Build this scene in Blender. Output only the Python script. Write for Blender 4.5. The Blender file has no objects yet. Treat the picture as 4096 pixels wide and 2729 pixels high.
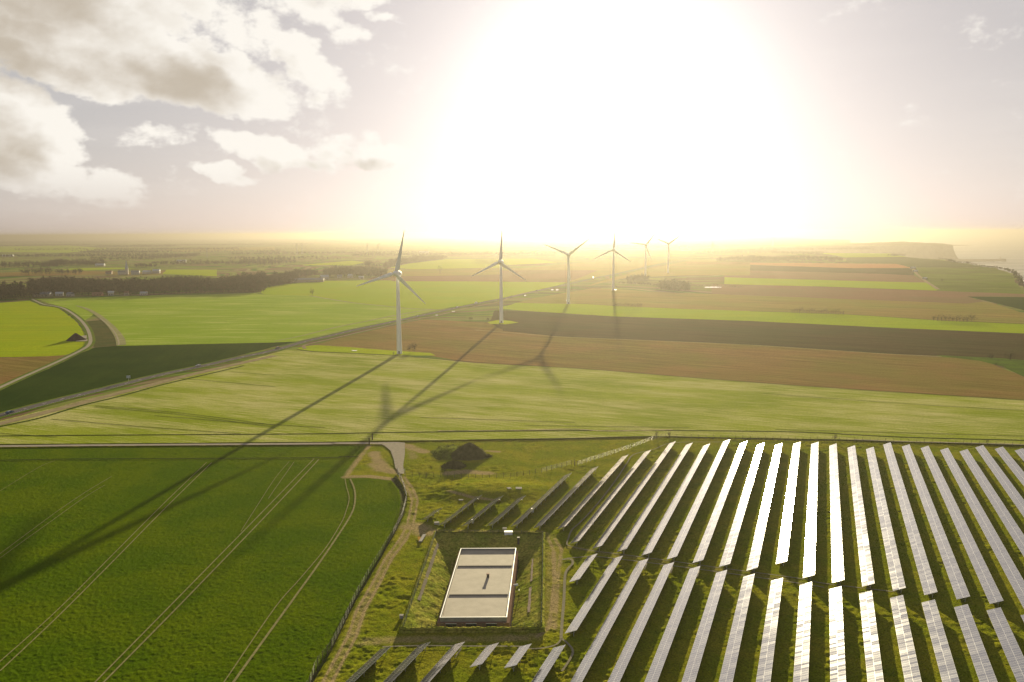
import bpy, bmesh, math, random
import numpy as np
from mathutils import Vector, Matrix, noise as mnoise
random.seed(7); RNG = np.random.default_rng(7)
R = math.radians
scene = bpy.context.scene
COL = scene.collection

# ------------------------------------------------------------------ camera
PITCH, ROLL, CAM_H = R(7.72), R(0.3), 97.0
FW = 1829 / 2353 * 4096            # focal length in photo pixels
fwd = np.array([0, math.cos(PITCH), -math.sin(PITCH)])
up0 = np.array([0, math.sin(PITCH), math.cos(PITCH)]); rt0 = np.array([1., 0, 0])
rt = math.cos(ROLL) * rt0 - math.sin(ROLL) * up0
upv = math.cos(ROLL) * up0 + math.sin(ROLL) * rt0
cam_d = bpy.data.cameras.new('camera'); cam = bpy.data.objects.new('camera', cam_d); COL.objects.link(cam)
cam_d.sensor_width = 36; cam_d.lens = 36 * 1829 / 2353; cam_d.clip_start = 0.5; cam_d.clip_end = 200000
cam.matrix_world = Matrix(((rt[0], upv[0], -fwd[0], 0), (rt[1], upv[1], -fwd[1], 0), (rt[2], upv[2], -fwd[2], CAM_H), (0, 0, 0, 1)))
scene.camera = cam

# ------------------------------------------------------------------ sun, sky, exposure
SUN_AZ, SUN_EL = R(6.9), R(8.6)
sun_d = bpy.data.lights.new('sun', 'SUN'); sun = bpy.data.objects.new('sun', sun_d); COL.objects.link(sun)
sun_d.energy = 5.0; sun_d.angle = R(0.5); sun_d.color = (1.0, 0.86, 0.54)
S = Vector((math.sin(SUN_AZ) * math.cos(SUN_EL), math.cos(SUN_AZ) * math.cos(SUN_EL), math.sin(SUN_EL)))
sun.rotation_euler = S.to_track_quat('Z', 'Y').to_euler()
sun.location = (0, 0, 300)
vs = scene.view_settings
vs.view_transform = 'Standard'; vs.look = 'None'; vs.gamma = 1.0; vs.exposure = 1.7
scene.cycles.volume_bounces = 0
scene.cycles.max_bounces = 6

class NT:                                   # tiny node-tree writer
    def __init__(s, nt): s.nt = nt
    def n(s, t, **kw):
        nd = s.nt.nodes.new(t)
        for k, v in kw.items(): setattr(nd, k, v)
        return nd
    def set(s, sock, v):
        if hasattr(v, 'is_output'): s.nt.links.new(v, sock)
        elif v is not None: sock.default_value = v
    def m(s, op, a, b=None, c=None, clamp=False):
        nd = s.n('ShaderNodeMath', operation=op); nd.use_clamp = clamp
        s.set(nd.inputs[0], a); s.set(nd.inputs[1], b); s.set(nd.inputs[2], c); return nd.outputs[0]
    def mixc(s, f, a, b, blend='MIX'):
        nd = s.n('ShaderNodeMix', data_type='RGBA', blend_type=blend)
        s.set(nd.inputs[0], f); s.set(nd.inputs[6], a); s.set(nd.inputs[7], b); return nd.outputs[2]
    def ramp(s, v, lo, hi, a=0.0, b=1.0, smooth=True):
        nd = s.n('ShaderNodeMapRange'); nd.interpolation_type = 'SMOOTHSTEP' if smooth else 'LINEAR'
        s.set(nd.inputs[0], v); s.set(nd.inputs[1], lo); s.set(nd.inputs[2], hi); s.set(nd.inputs[3], a); s.set(nd.inputs[4], b); return nd.outputs[0]
    def noise(s, vec, scale, detail=3, rough=0.55, out=0):
        nd = s.n('ShaderNodeTexNoise'); s.set(nd.inputs['Vector'], vec); s.set(nd.inputs['Scale'], scale)
        nd.inputs['Detail'].default_value = detail; nd.inputs['Roughness'].default_value = rough; return nd.outputs[out]
    def mapping(s, vec, rot=0.0, scale=(1, 1, 1), loc=(0, 0, 0)):
        nd = s.n('ShaderNodeMapping'); s.set(nd.inputs[0], vec); nd.inputs[1].default_value = loc
        nd.inputs[2].default_value = (0, 0, rot); nd.inputs[3].default_value = scale; return nd.outputs[0]
c4 = lambda c: (c[0], c[1], c[2], 1.0)

# clouds of the photograph: (azimuth deg, elevation deg, half width, half height, tilt deg, thickness)
CLOUDS = [(-32.5, 15.4, 4.5, 3.0, -40, 1.0), (-27.5, 15.3, 6.5, 3.2, -32, 1.0), (-30.5, 11.2, 7.0, 1.9, -12, 1.25), (-22.5, 10.4, 7.0, 1.8, -10, 1.1),
          (-20.5, 14.5, 4.8, 2.2, -35, .62), (-13.4, 15.0, 2.4, 1.6, -35, .55), (-10.6, 16.3, 2.6, 1.6, -10, .8), (-14.3, 11.6, 3.8, 1.1, -42, .8), (-11.7, 12.9, 1.5, .8, 0, .5),
          (-31.0, 5.9, 3.6, 2.7, -48, 1.05), (-28.5, 3.3, 4.2, 1.1, -10, .75), (-23.8, 6.3, 2.6, .7, 5, .55), (-16.2, 5.6, 3.3, 1.0, -14, .95), (-12.2, 5.6, 1.4, .9, 0, .6), (-8.9, 5.5, 2.0, .95, 0, .95),
          (-19.4, 4.1, 2.2, .55, -3, .7), (-34.5, 18.0, 5, 3.4, -30, .9), (-17.5, 16.5, 4.6, 1.5, -30, .5), (-8.4, 14.0, 1.6, .4, 0, .35)]
world = bpy.data.worlds.new('World'); scene.world = world; world.use_nodes = True
w = NT(world.node_tree); world.node_tree.nodes.clear()
g = bpy.data.node_groups.new('cloud_density', 'ShaderNodeTree')
g.interface.new_socket('az', in_out='INPUT', socket_type='NodeSocketFloat')
g.interface.new_socket('el', in_out='INPUT', socket_type='NodeSocketFloat')
g.interface.new_socket('density', in_out='OUTPUT', socket_type='NodeSocketFloat'); g.interface.new_socket('body', in_out='OUTPUT', socket_type='NodeSocketFloat')
q = NT(g); gi = q.n('NodeGroupInput'); go = q.n('NodeGroupOutput')
cmb = q.n('ShaderNodeCombineXYZ'); q.set(cmb.inputs[0], gi.outputs[0]); q.set(cmb.inputs[1], q.m('MULTIPLY', gi.outputs[1], 1.45))
n1 = q.noise(cmb.outputs[0], 0.16, 8, 0.62); n2 = q.noise(cmb.outputs[0], 0.9, 5, 0.6)
warp = q.n('ShaderNodeTexNoise'); q.set(warp.inputs['Vector'], cmb.outputs[0]); warp.inputs['Scale'].default_value = .3; warp.inputs['Detail'].default_value = 4
sep = q.n('ShaderNodeSeparateXYZ'); q.set(sep.inputs[0], warp.outputs['Color'])
azw = q.m('ADD', gi.outputs[0], q.m('MULTIPLY', q.m('SUBTRACT', sep.outputs[0], .5), 5.5))
elw = q.m('ADD', gi.outputs[1], q.m('MULTIPLY', q.m('SUBTRACT', sep.outputs[1], .5), 3.0))
tot = None
for (a, e, ra, re, tilt, th) in CLOUDS:
    dx = q.m('SUBTRACT', azw, a); dy = q.m('SUBTRACT', elw, e); ct, st = math.cos(R(tilt)), math.sin(R(tilt))
    u_ = q.m('DIVIDE', q.m('ADD', q.m('MULTIPLY', dx, ct), q.m('MULTIPLY', dy, st)), ra)
    v_ = q.m('DIVIDE', q.m('SUBTRACT', q.m('MULTIPLY', dy, ct), q.m('MULTIPLY', dx, st)), re)
    d2 = q.m('ADD', q.m('MULTIPLY', u_, u_), q.m('MULTIPLY', v_, v_))
    b = q.m('MULTIPLY', q.m('SUBTRACT', 1.0, q.m('MULTIPLY', d2, .55), clamp=True), th)
    tot = b if tot is None else q.m('MAXIMUM', tot, b)
dens = q.m('ADD', q.m('MULTIPLY', tot, 1.0), q.m('ADD', q.m('MULTIPLY', q.m('SUBTRACT', n1, .5), 1.5), q.m('MULTIPLY', q.m('SUBTRACT', n2, .5), .9)))
q.set(go.inputs[0], dens); n3 = q.noise(cmb.outputs[0], 0.22, 3, .5); q.set(go.inputs[1], q.m('ADD', tot, q.m('ADD', q.m('MULTIPLY', q.m('SUBTRACT', n3, .5), 1.5), q.m('MULTIPLY', q.m('SUBTRACT', n2, .5), .35))))

tc = w.n('ShaderNodeTexCoord'); sx = w.n('ShaderNodeSeparateXYZ'); w.set(sx.inputs[0], tc.outputs['Generated'])
DEG = 180 / math.pi
az = w.m('MULTIPLY', w.m('ARCTAN2', sx.outputs[0], sx.outputs[1]), DEG)
el = w.m('MULTIPLY', w.m('ARCSINE', sx.outputs[2]), DEG)
sky = w.n('ShaderNodeTexSky'); sky.sky_type = 'NISHITA'; sky.sun_disc = False
sky.sun_elevation = SUN_EL; sky.sun_rotation = SUN_AZ; sky.altitude = 180; sky.air_density = 1.0; sky.dust_density = 1.3; sky.ozone_density = 1.0
def cloud_at(daz, de):
    gn = w.n('ShaderNodeGroup'); gn.node_tree = g
    w.set(gn.inputs[0], w.m('ADD', az, daz)); w.set(gn.inputs[1], w.m('ADD', el, de)); return gn.outputs
d0, b0 = cloud_at(0, 0); d1, b1 = cloud_at(1.4, 1.0)
SKY_GAIN = 1.50
vd = w.n('ShaderNodeVectorMath', operation='DOT_PRODUCT'); w.set(vd.inputs[0], tc.outputs['Generated']); vd.inputs[1].default_value = S
ang = w.m('MULTIPLY', w.m('ARCCOSINE', w.m('MINIMUM', vd.outputs['Value'], 1.0)), DEG)
AMP_W, AMP_N = 9.0, .0
glow = w.m('ADD', w.m('MULTIPLY', w.m('EXPONENT', w.m('MULTIPLY', w.m('POWER', w.m('DIVIDE', ang, 5.2), 1.2), -1.0)), AMP_W), w.m('MULTIPLY', w.m('EXPONENT', w.m('DIVIDE', ang, -13.0)), AMP_N))
bw = w.n('ShaderNodeRGBToBW'); w.set(bw.inputs[0], sky.outputs[0])
SAT = .22
skyd = w.mixc(1 - SAT, sky.outputs[0], bw.outputs[0])
lum = w.m('POWER', w.m('MAXIMUM', bw.outputs[0], .01), -.55)
skyv = w.n('ShaderNodeVectorMath', operation='SCALE'); w.set(skyv.inputs[0], skyd); w.set(skyv.inputs[3], w.m('MULTIPLY', lum, SKY_GAIN))
skyt = w.mixc(1.0, skyv.outputs[0], (1.03, .98, 1.0, 1), 'MULTIPLY')
skyc = skyt
gl = w.n('ShaderNodeVectorMath', operation='SCALE'); gl.inputs[0].default_value = (1.0, .98, .95); w.set(gl.inputs[3], glow)
add = w.n('ShaderNodeVectorMath', operation='ADD'); w.set(add.inputs[0], skyc); w.set(add.inputs[1], gl.outputs[0])
# pale haze low over the horizon
hz = w.m('EXPONENT', w.m('DIVIDE', w.m('ABSOLUTE', el), -3.5))
thin = w.noise(w.mapping(tc.outputs['Generated'], rot=R(-20), scale=(2.5, 2.5, 16)), 1.6, 5, .6)
veil = w.m('MULTIPLY', w.ramp(thin, .42, .70, 0, 1), .26)
col = w.mixc(veil, add.outputs[0], w.mixc(.35, add.outputs[0], (6, 5.6, 5.2, 1)))
alpha = w.ramp(d0, .10, .52, 0, .95); thick = w.ramp(w.m('ADD', w.m('MULTIPLY', b0, .45), w.m('MULTIPLY', b1, .70)), .50, 1.35, 0, 1)
ccol = w.mixc(thick, (6.2, 5.9, 5.4, 1), (3.5, 3.05, 2.45, 1))
cg = w.n('ShaderNodeVectorMath', operation='ADD'); w.set(cg.inputs[0], ccol); w.set(cg.inputs[1], gl.outputs[0])
fin = w.mixc(w.m('MULTIPLY', alpha, w.ramp(el, .5, 5, .15, 1)), col, cg.outputs[0])
bg = w.n('ShaderNodeBackground'); w.set(bg.inputs[0], fin); bg.inputs[1].default_value = 0.05
wo = w.n('ShaderNodeOutputWorld'); w.set(wo.inputs[0], bg.outputs[0])

# ------------------------------------------------------------------ terrain and pixel-to-ground helpers
RE2 = 14.8e6
KN = [-400, 0, 560, 640, 860, 1100, 1350, 1900, 2600, 3400, 4500, 6000, 8000, 10500, 13500, 17000, 21000, 26000, 32000, 40000, 50000, 60000]
RISE = {-400: 0, 0: 0, 560: 0, 640: .4, 860: 1.6, 1100: 3.4, 1350: 5}
def rise(y):
    ks = sorted(RISE)
    if y >= ks[-1]: return 5 + min(1.5, (y - 1350) / 550 * 1.5)
    for a, b in zip(ks, ks[1:]):
        if y <= b: return RISE[a] + (RISE[b] - RISE[a]) * max(0, (y - a) / (b - a))
KZ = [rise(y) - (y * y / RE2 if y > 0 else 0) for y in KN]
def G(y): return float(np.interp(y, KN, KZ))
SEA = -86.0
def seaz(y): return SEA - y * y / RE2
def ray(px, py): return fwd + rt * (px - 2048) / FW - upv * (py - 1364.5) / FW
def at(px, py, z=None):                     # photo pixel -> point on the ground (or at height z)
    d = ray(px, py)
    zz = 0.0 if z is None else z
    for _ in range(30):
        if d[2] > -1e-4: d = d.copy(); d[2] = -1e-4
        t = (zz - CAM_H) / d[2]; y = d[1] * t
        if z is not None: break
        y = min(y, 45000); zn = G(y)
        if abs(zn - zz) < .01: break
        zz = zz * .4 + zn * .6
    return (float(d[0] * t), float(d[1] * t))
K = {1: (0, 900, 1.8445), 2: (1000, 850, 2.354), 3: (1900, 850, 2.14), 4: (3000, 850, 1.96), 5: (1200, 1650, 1.4536), 6: (2100, 1700, 1.5236),
     7: (3100, 1700, 1.524), 8: (0, 1650, 1.453), 9: (1600, 1960, 3.363), 10: (1640, 2040, 2.903), 11: (1360, 1740, 3.678), 12: (1300, 2400, 2.14), 0: (0, 0, 1)}
def P(k, *pts):                             # reading frame k -> photo pixels
    ox, oy, s = K[k]; return [(ox + x / s, oy + y / s) for x, y in pts]
def gp(pts, z=None): return [at(x, y, z) for x, y in pts]

# ------------------------------------------------------------------ objects, tags
def tag(o, label=None, cat=None, group=None, kind=None):
    if label and len(label.split()) > 16: print('LONG', len(label.split()), label)
    if label: o['label'] = label
    if cat: o['category'] = cat
    if group: o['group'] = group
    if kind: o['kind'] = kind
    return o
def link(name, me, mat=None, parent=None):
    o = bpy.data.objects.new(name, me); COL.objects.link(o)
    if mat is not None:
        for mm in (mat if isinstance(mat, (list, tuple)) else [mat]): me.materials.append(mm)
    if parent is not None: o.parent = parent
    return o
def empty(name, loc, rz=0, **kw):
    o = bpy.data.objects.new(name, None); COL.objects.link(o); o.location = loc; o.rotation_euler = (0, 0, rz); o.empty_display_size = 1
    return tag(o, **kw)
def mesh_np(name, v, f, smooth=False):      # v (n,3); f (m,k) all faces with k corners
    me = bpy.data.meshes.new(name); v = np.asarray(v, dtype=np.float32); f = np.asarray(f, dtype=np.int32); m, k = f.shape
    me.vertices.add(len(v)); me.vertices.foreach_set('co', v.ravel()); me.loops.add(m * k); me.loops.foreach_set('vertex_index', f.ravel())
    me.polygons.add(m); me.polygons.foreach_set('loop_start', np.arange(0, m * k, k, dtype=np.int32)); me.polygons.foreach_set('loop_total', np.full(m, k, dtype=np.int32))
    me.polygons.foreach_set('use_smooth', np.full(m, bool(smooth)))
    me.update(calc_edges=True); return me
def from_bm(name, bm, smooth=False):
    me = bpy.data.meshes.new(name); bmesh.ops.recalc_face_normals(bm, faces=bm.faces); bm.to_mesh(me); bm.free()
    if smooth:
        for p in me.polygons: p.use_smooth = True
    return me
def box(bm, x0, x1, y0, y1, z0, z1, mat=0):
    vs_ = [bm.verts.new(p) for p in ((x0, y0, z0), (x1, y0, z0), (x1, y1, z0), (x0, y1, z0), (x0, y0, z1), (x1, y0, z1), (x1, y1, z1), (x0, y1, z1))]
    for i in ((3, 2, 1, 0), (4, 5, 6, 7), (0, 1, 5, 4), (1, 2, 6, 5), (2, 3, 7, 6), (3, 0, 4, 7)):
        f = bm.faces.new([vs_[j] for j in i]); f.material_index = mat
def bar(bm, a, b, r, n=5, r2=None, cap=True):
    a, b = Vector(a), Vector(b); d = (b - a).normalized(); s = d.orthogonal().normalized(); t = d.cross(s); r2 = r if r2 is None else r2
    A = [bm.verts.new(a + (s * math.cos(2 * math.pi * i / n) + t * math.sin(2 * math.pi * i / n)) * r) for i in range(n)]
    B = [bm.verts.new(b + (s * math.cos(2 * math.pi * i / n) + t * math.sin(2 * math.pi * i / n)) * r2) for i in range(n)]
    for i in range(n): bm.faces.new((A[i], A[(i + 1) % n], B[(i + 1) % n], B[i]))
    if cap: bm.faces.new(A[::-1]); bm.faces.new(B)
def lathe(bm, prof, n=24, axis='z', cx=0, cy=0):
    rings = []
    for r, h in prof:
        rings.append([bm.verts.new((cx + r * math.cos(2 * math.pi * i / n), cy + r * math.sin(2 * math.pi * i / n), h)) for i in range(n)])
    for a, b in zip(rings, rings[1:]):
        for i in range(n): bm.faces.new((a[i], a[(i + 1) % n], b[(i + 1) % n], b[i]))
    bm.faces.new(rings[0][::-1]); bm.faces.new(rings[-1])

# ------------------------------------------------------------------ materials
MATS = {}
def mat(name, base, rough=.7, spec=.5, metal=0.0, vary=0.0, vscale=1.0, bump=0.0, bscale=1.0, bdist=.1):
    if name in MATS: return MATS[name]
    if spec <= .2: spec = 0.0
    m = bpy.data.materials.new(name); m.use_nodes = True; b = m.node_tree.nodes['Principled BSDF']; t = NT(m.node_tree)
    b.inputs['Roughness'].default_value = rough; b.inputs['Metallic'].default_value = metal; b.inputs['Specular IOR Level'].default_value = spec
    b.inputs['Base Color'].default_value = c4(base)
    tcn = t.n('ShaderNodeTexCoord')
    if vary:
        nz = t.noise(tcn.outputs['Object'], vscale, 4, .6)
        lo = t.m('ADD', t.m('MULTIPLY', t.m('SUBTRACT', nz, .5), vary * 3), 1.0)
        mx = t.n('ShaderNodeVectorMath', operation='SCALE'); mx.inputs[0].default_value = base; t.set(mx.inputs[3], lo); t.set(b.inputs['Base Color'], mx.outputs[0])
    if bump:
        bn = t.n('ShaderNodeBump'); bn.inputs['Strength'].default_value = bump; bn.inputs['Distance'].default_value = bdist
        t.set(bn.inputs['Height'], t.noise(tcn.outputs['Object'], bscale, 4, .6)); t.set(b.inputs['Normal'], bn.outputs[0])
    MATS[name] = m; return m

def field_mat(name, a, b, ang=0.0, straw=None, straw_amt=.5, row=2.2, mott=35.0, fine=.9, bump=.6, bdist=.25, lineamt=.25, contrast=1.0, linesp=None):
    """a,b base colours mottled; straw colour in long streaks along ang; fine grain + bump"""
    if name in MATS: return MATS[name]
    m = bpy.data.materials.new(name); m.use_nodes = True; bs = m.node_tree.nodes['Principled BSDF']; t = NT(m.node_tree)
    bs.inputs['Roughness'].default_value = .9; bs.inputs['Specular IOR Level'].default_value = 0
    o = t.n('ShaderNodeTexCoord').outputs['Object']
    rot = t.mapping(o, rot=-ang)
    big = t.noise(rot, 1 / mott, 4, .6)
    c = t.mixc(t.ramp(big, .36, .64), c4(a), c4(b))
    lines = t.noise(t.mapping(o, rot=0, scale=(1, 1, 1)), 1, 1) if False else None
    st = t.noise(t.mapping(rot, scale=(1 / (row * 26), 1 / row, 1)), 1.0, 4, .65)
    if straw:
        patch = t.noise(t.mapping(rot, scale=(1 / 90, 1 / 26, 1), loc=(3, 7, 0)), 1.0, 4, .6)
        f = t.m('MULTIPLY', t.ramp(t.m('ADD', t.m('MULTIPLY', st, .6), t.m('MULTIPLY', patch, .5)), .62 - straw_amt * .28, .78 - straw_amt * .18), .9)
        c = t.mixc(f, c, c4(straw))
    fn = t.noise(o, fine, 5, .7)
    k = t.m('MULTIPLY', 1.35, t.m('ADD', 1.0, t.m('ADD', t.m('MULTIPLY', t.m('SUBTRACT', fn, .5), 1.5 * contrast), t.m('MULTIPLY', t.m('SUBTRACT', st, .5), 2 * lineamt))))
    sc = t.n('ShaderNodeVectorMath', operation='SCALE'); t.set(sc.inputs[0], c); t.set(sc.inputs[3], t.m('MAXIMUM', k, .15)); t.set(bs.inputs['Base Color'], sc.outputs[0])
    bn = t.n('ShaderNodeBump'); bn.inputs['Strength'].default_value = bump; bn.inputs['Distance'].default_value = bdist
    t.set(bn.inputs['Height'], t.m('ADD', fn, t.m('MULTIPLY', st, .5))); t.set(bs.inputs['Normal'], bn.outputs[0])
    MATS[name] = m; return m

# ------------------------------------------------------------------ sheets on the terrain
def sheet(name, poly, m, off=.05, kind='structure', clip=True):
    """poly: world (x,y) outline; laid on the terrain, cut at the terrain's own creases"""
    bm = bmesh.new(); f = bm.faces.new([bm.verts.new((x, y, 0)) for x, y in poly])
    ys = [p[1] for p in poly]
    for k in KN:
        if min(ys) < k < max(ys):
            bmesh.ops.bisect_plane(bm, geom=bm.verts[:] + bm.edges[:] + bm.faces[:], plane_co=(0, k, 0), plane_no=(0, 1, 0))
    bmesh.ops.triangulate(bm, faces=bm.faces[:])
    for v in bm.verts: v.co.z = G(v.co.y) + off
    for f in bm.faces:
        f.normal_update()
        if f.normal.z < 0: f.normal_flip()
    me = bpy.data.meshes.new(name); bm.to_mesh(me); bm.free()
    o = link(name, me, m); o['kind'] = kind; return o
def wob(poly, amp=.8, step=14):             # slightly irregular outline
    out = []
    for i, (x, y) in enumerate(poly):
        x2, y2 = poly[(i + 1) % len(poly)]; L = math.hypot(x2 - x, y2 - y); n = max(1, min(60, int(L / step)))
        for j in range(n):
            t = j / n; px, py = x + (x2 - x) * t, y + (y2 - y) * t
            d = mnoise.noise(Vector((px * .07, py * .07, 3.3))) * amp * (1 + py / 900)
            out.append((px - (y2 - y) / (L + 1e-6) * d, py + (x2 - x) / (L + 1e-6) * d))
    return out
def ribbon(name, pts, width, m, off=.1, widths=None, smooth=4, kind='structure', parent=None):
    """a strip of constant world width along world points"""
    p = [Vector((x, y)) for x, y in pts]; W_ = widths or [width] * len(p)
    if smooth > 1:                           # Catmull-Rom
        q_, wq = [], []
        for i in range(len(p) - 1):
            a, b, c, d = p[max(i - 1, 0)], p[i], p[i + 1], p[min(i + 2, len(p) - 1)]
            for j in range(smooth):
                t = j / smooth; q_.append(.5 * ((2 * b) + (c - a) * t + (2 * a - 5 * b + 4 * c - d) * t * t + (3 * b - a - 3 * c + d) * t ** 3)); wq.append(W_[i] + (W_[i + 1] - W_[i]) * t)
        q_.append(p[-1]); wq.append(W_[-1]); p, W_ = q_, wq
    r2, w2 = [], []                          # cut at terrain creases
    for i in range(len(p) - 1):
        r2.append(p[i]); w2.append(W_[i]); cuts = sorted((k - p[i].y) / (p[i + 1].y - p[i].y) for k in KN if (k - p[i].y) * (k - p[i + 1].y) < 0)
        for t in cuts: r2.append(p[i].lerp(p[i + 1], t)); w2.append(W_[i])
    r2.append(p[-1]); w2.append(W_[-1]); v, f = [], []
    for i, c in enumerate(r2):
        d = (r2[min(i + 1, len(r2) - 1)] - r2[max(i - 1, 0)]).normalized(); s = Vector((-d.y, d.x)) * w2[i] / 2
        for e in (c + s, c - s): v.append((e.x, e.y, G(e.y) + off))
        if i: f.append((2 * i - 2, 2 * i - 1, 2 * i + 1, 2 * i))
    o = link(name, mesh_np(name, v, f), m, parent)
    if kind and parent is None: o['kind'] = kind
    return o, r2

def inside(X, Y, poly):                      # vectorised point in polygon
    c = np.zeros(X.shape, bool); n = len(poly)
    for i in range(n):
        x1, y1 = poly[i]; x2, y2 = poly[(i + 1) % n]
        if y1 == y2: continue
        cond = ((y1 > Y) != (y2 > Y)) & (X < (x2 - x1) * (Y - y1) / (y2 - y1) + x1); c ^= cond
    return c

# ------------------------------------------------------------------ land, sea, cliffs
ROWDIR = R(21.3)
def land_mat():
    m = bpy.data.materials.new('far_farmland'); m.use_nodes = True; bs = m.node_tree.nodes['Principled BSDF']; t = NT(m.node_tree)
    bs.inputs['Roughness'].default_value = .9; bs.inputs['Specular IOR Level'].default_value = 0
    o = t.n('ShaderNodeTexCoord').outputs['Object']; wv = t.n('ShaderNodeTexNoise'); t.set(wv.inputs['Vector'], o); wv.inputs['Scale'].default_value = 1 / 900
    off = t.n('ShaderNodeVectorMath', operation='SCALE'); t.set(off.inputs[0], wv.outputs['Color']); off.inputs[3].default_value = 260
    ad = t.n('ShaderNodeVectorMath', operation='ADD'); t.set(ad.inputs[0], o); t.set(ad.inputs[1], off.outputs[0])
    vo = t.n('ShaderNodeTexVoronoi'); vo.distance = 'CHEBYCHEV'; t.set(vo.inputs['Vector'], t.mapping(ad.outputs[0], rot=R(8), scale=(1 / 520, 1 / 330, 1))); vo.inputs['Scale'].default_value = 1; vo.inputs['Randomness'].default_value = .8
    sp = t.n('ShaderNodeSeparateColor'); t.set(sp.inputs[0], vo.outputs['Color'])
    cr = t.n('ShaderNodeValToRGB'); cr.color_ramp.interpolation = 'CONSTANT'; t.set(cr.inputs[0], sp.outputs[0])
    cols = [(.085, .125, .018), (.12, .085, .045), (.11, .15, .022), (.15, .125, .06), (.05, .09, .016), (.13, .15, .035), (.10, .07, .04)]
    for i, cc in enumerate(cols):
        e = cr.color_ramp.elements[i] if i < 2 else cr.color_ramp.elements.new(i / len(cols)); e.position = i / len(cols); e.color = c4(cc)
    fn = t.noise(o, 1 / 60, 5, .7)
    sc = t.n('ShaderNodeVectorMath', operation='SCALE'); t.set(sc.inputs[0], cr.outputs[0]); t.set(sc.inputs[3], t.m('ADD', .75, t.m('MULTIPLY', fn, 1.1))); t.set(bs.inputs['Base Color'], sc.outputs[0])
    return m
coast_px = P(10, ) or []
cpx = [(3500 + x / 3.95, 900 + y / 3.95) for x, y in ((2354, 985), (2300, 930), (2262, 830), (2200, 762), (2070, 722), (1960, 690), (1880, 668), (1820, 682), (1660, 652), (1430, 612), (1270, 602), (1160, 556), (1000, 542))]
coast_near = gp(cpx)
COAST = [(1900, -400), (1400, 500), (1050, 1000)] + coast_near + [(1335, 3000), (1300, 3430), (1100, 3800), (700, 4150), (200, 4400), (-100, 4650), (400, 4850), (1400, 5000), (2300, 5080), (2700, 5120), (2890, 5230), (2925, 5330), (2900, 5600), (2860, 6200), (2830, 6700), (3100, 7600), (3800, 9000), (3940, 9450), (4000, 10500), (4690, 13500), (6100, 20000), (9300, 40000)]
def rough(poly, closed=False):
    out = []
    for i in range(len(poly) - 1):
        (x, y), (x2, y2) = poly[i], poly[i + 1]; L = math.hypot(x2 - x, y2 - y); D = math.hypot(x, y); n = max(1, min(40, int(L / max(18, D * .01))))
        for j in range(n):
            t = j / n; px, py = x + (x2 - x) * t, y + (y2 - y) * t
            d = (mnoise.fractal(Vector((px * .006, py * .006, 0)), .6, 2, 4)) * min(28, 6 + D * .0045) * (0 if j == 0 and i < 3 else 1)
            out.append((px + (y2 - y) / (L + 1e-6) * d, py - (x2 - x) / (L + 1e-6) * d))
    out.append(poly[-1]); return out
coastR = rough(COAST)
NEAR_Y = 395
i0 = next(i for i, p in enumerate(coastR) if p[1] > NEAR_Y)
coastL = [(1430, NEAR_Y)] + coastR[i0:]
land_poly = coastL + [(-42000, 40000), (-1200, NEAR_Y)]
M_LAND = land_mat()
tag(sheet('land', land_poly, M_LAND, 0.0), kind='structure')
M_GREEN0 = field_mat('rough_grass', (.055, .085, .016), (.085, .105, .022), fine=.5)
near_base = sheet('ground', [(-3000, -400), (1900, -400), (1430, NEAR_Y + 1), (-1200, NEAR_Y + 1)], M_GREEN0, -6.0)
# cliff faces under the edge of the land
M_CLIFF = mat('chalk_cliff', (.085, .065, .045), .95, .1, vary=.5, vscale=.035, bump=1, bscale=.08, bdist=6)
def skirt(name, pts, m, grow=45):
    v, f = [], []; n = len(pts)
    for i, (x, y) in enumerate(pts):
        x0, y0 = pts[max(i - 1, 0)]; x1, y1 = pts[min(i + 1, n - 1)]; L = math.hypot(x1 - x0, y1 - y0) + 1e-6; nx, ny = (y1 - y0) / L, -(x1 - x0) / L
        zt = G(y); zb = seaz(y) - 6
        for k_, t in enumerate((0, .12, .35, .62, .85, 1.0)):
            j = mnoise.fractal(Vector((x * .02, y * .02, t * 3)), .7, 2, 4) * 7 * (0 if k_ == 0 else 1)
            o_ = grow * (t ** 1.7) + j; v.append((x + nx * o_, y + ny * o_, zt + (zb - zt) * t - (0.0 if k_ else 0)))
        if i:
            for k_ in range(5): a = (i - 1) * 6 + k_; b = i * 6 + k_; f.append((a, a + 1, b + 1, b))
    o = link(name, mesh_np(name, v, f), m); o['kind'] = 'structure'; return o
skirt('cliff', coastL, M_CLIFF)
# sea
def water_mat():
    m = bpy.data.materials.new('sea_water'); m.use_nodes = True; bs = m.node_tree.nodes['Principled BSDF']; t = NT(m.node_tree)
    bs.inputs['Roughness'].default_value = .5; bs.inputs['Specular IOR Level'].default_value = .3; bs.inputs['IOR'].default_value = 1.33; o = t.n('ShaderNodeTexCoord').outputs['Object']
    wv = t.noise(t.mapping(o, rot=R(30), scale=(1 / 160, 1 / 22, 1)), 1, 6, .65)
    big = t.noise(t.mapping(o, rot=R(12), scale=(1 / 900, 1 / 160, 1)), 1, 4, .6)
    t.set(bs.inputs['Base Color'], t.mixc(t.ramp(t.m('ADD', t.m('MULTIPLY', wv, .6), t.m('MULTIPLY', big, .6)), .45, .8), (.06, .075, .09, 1), (.22, .22, .23, 1)))
    bn = t.n('ShaderNodeBump'); bn.inputs['Strength'].default_value = .5; bn.inputs['Distance'].default_value = 3.0; t.set(bn.inputs['Height'], wv); t.set(bs.inputs['Normal'], bn.outputs[0])
    return m
v, f = [], []
ky = [-400, 500, 1500, 2600, 4000, 6000, 8500, 12000, 17000, 23000, 30000, 38000, 46000, 52000, 58000]
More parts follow.
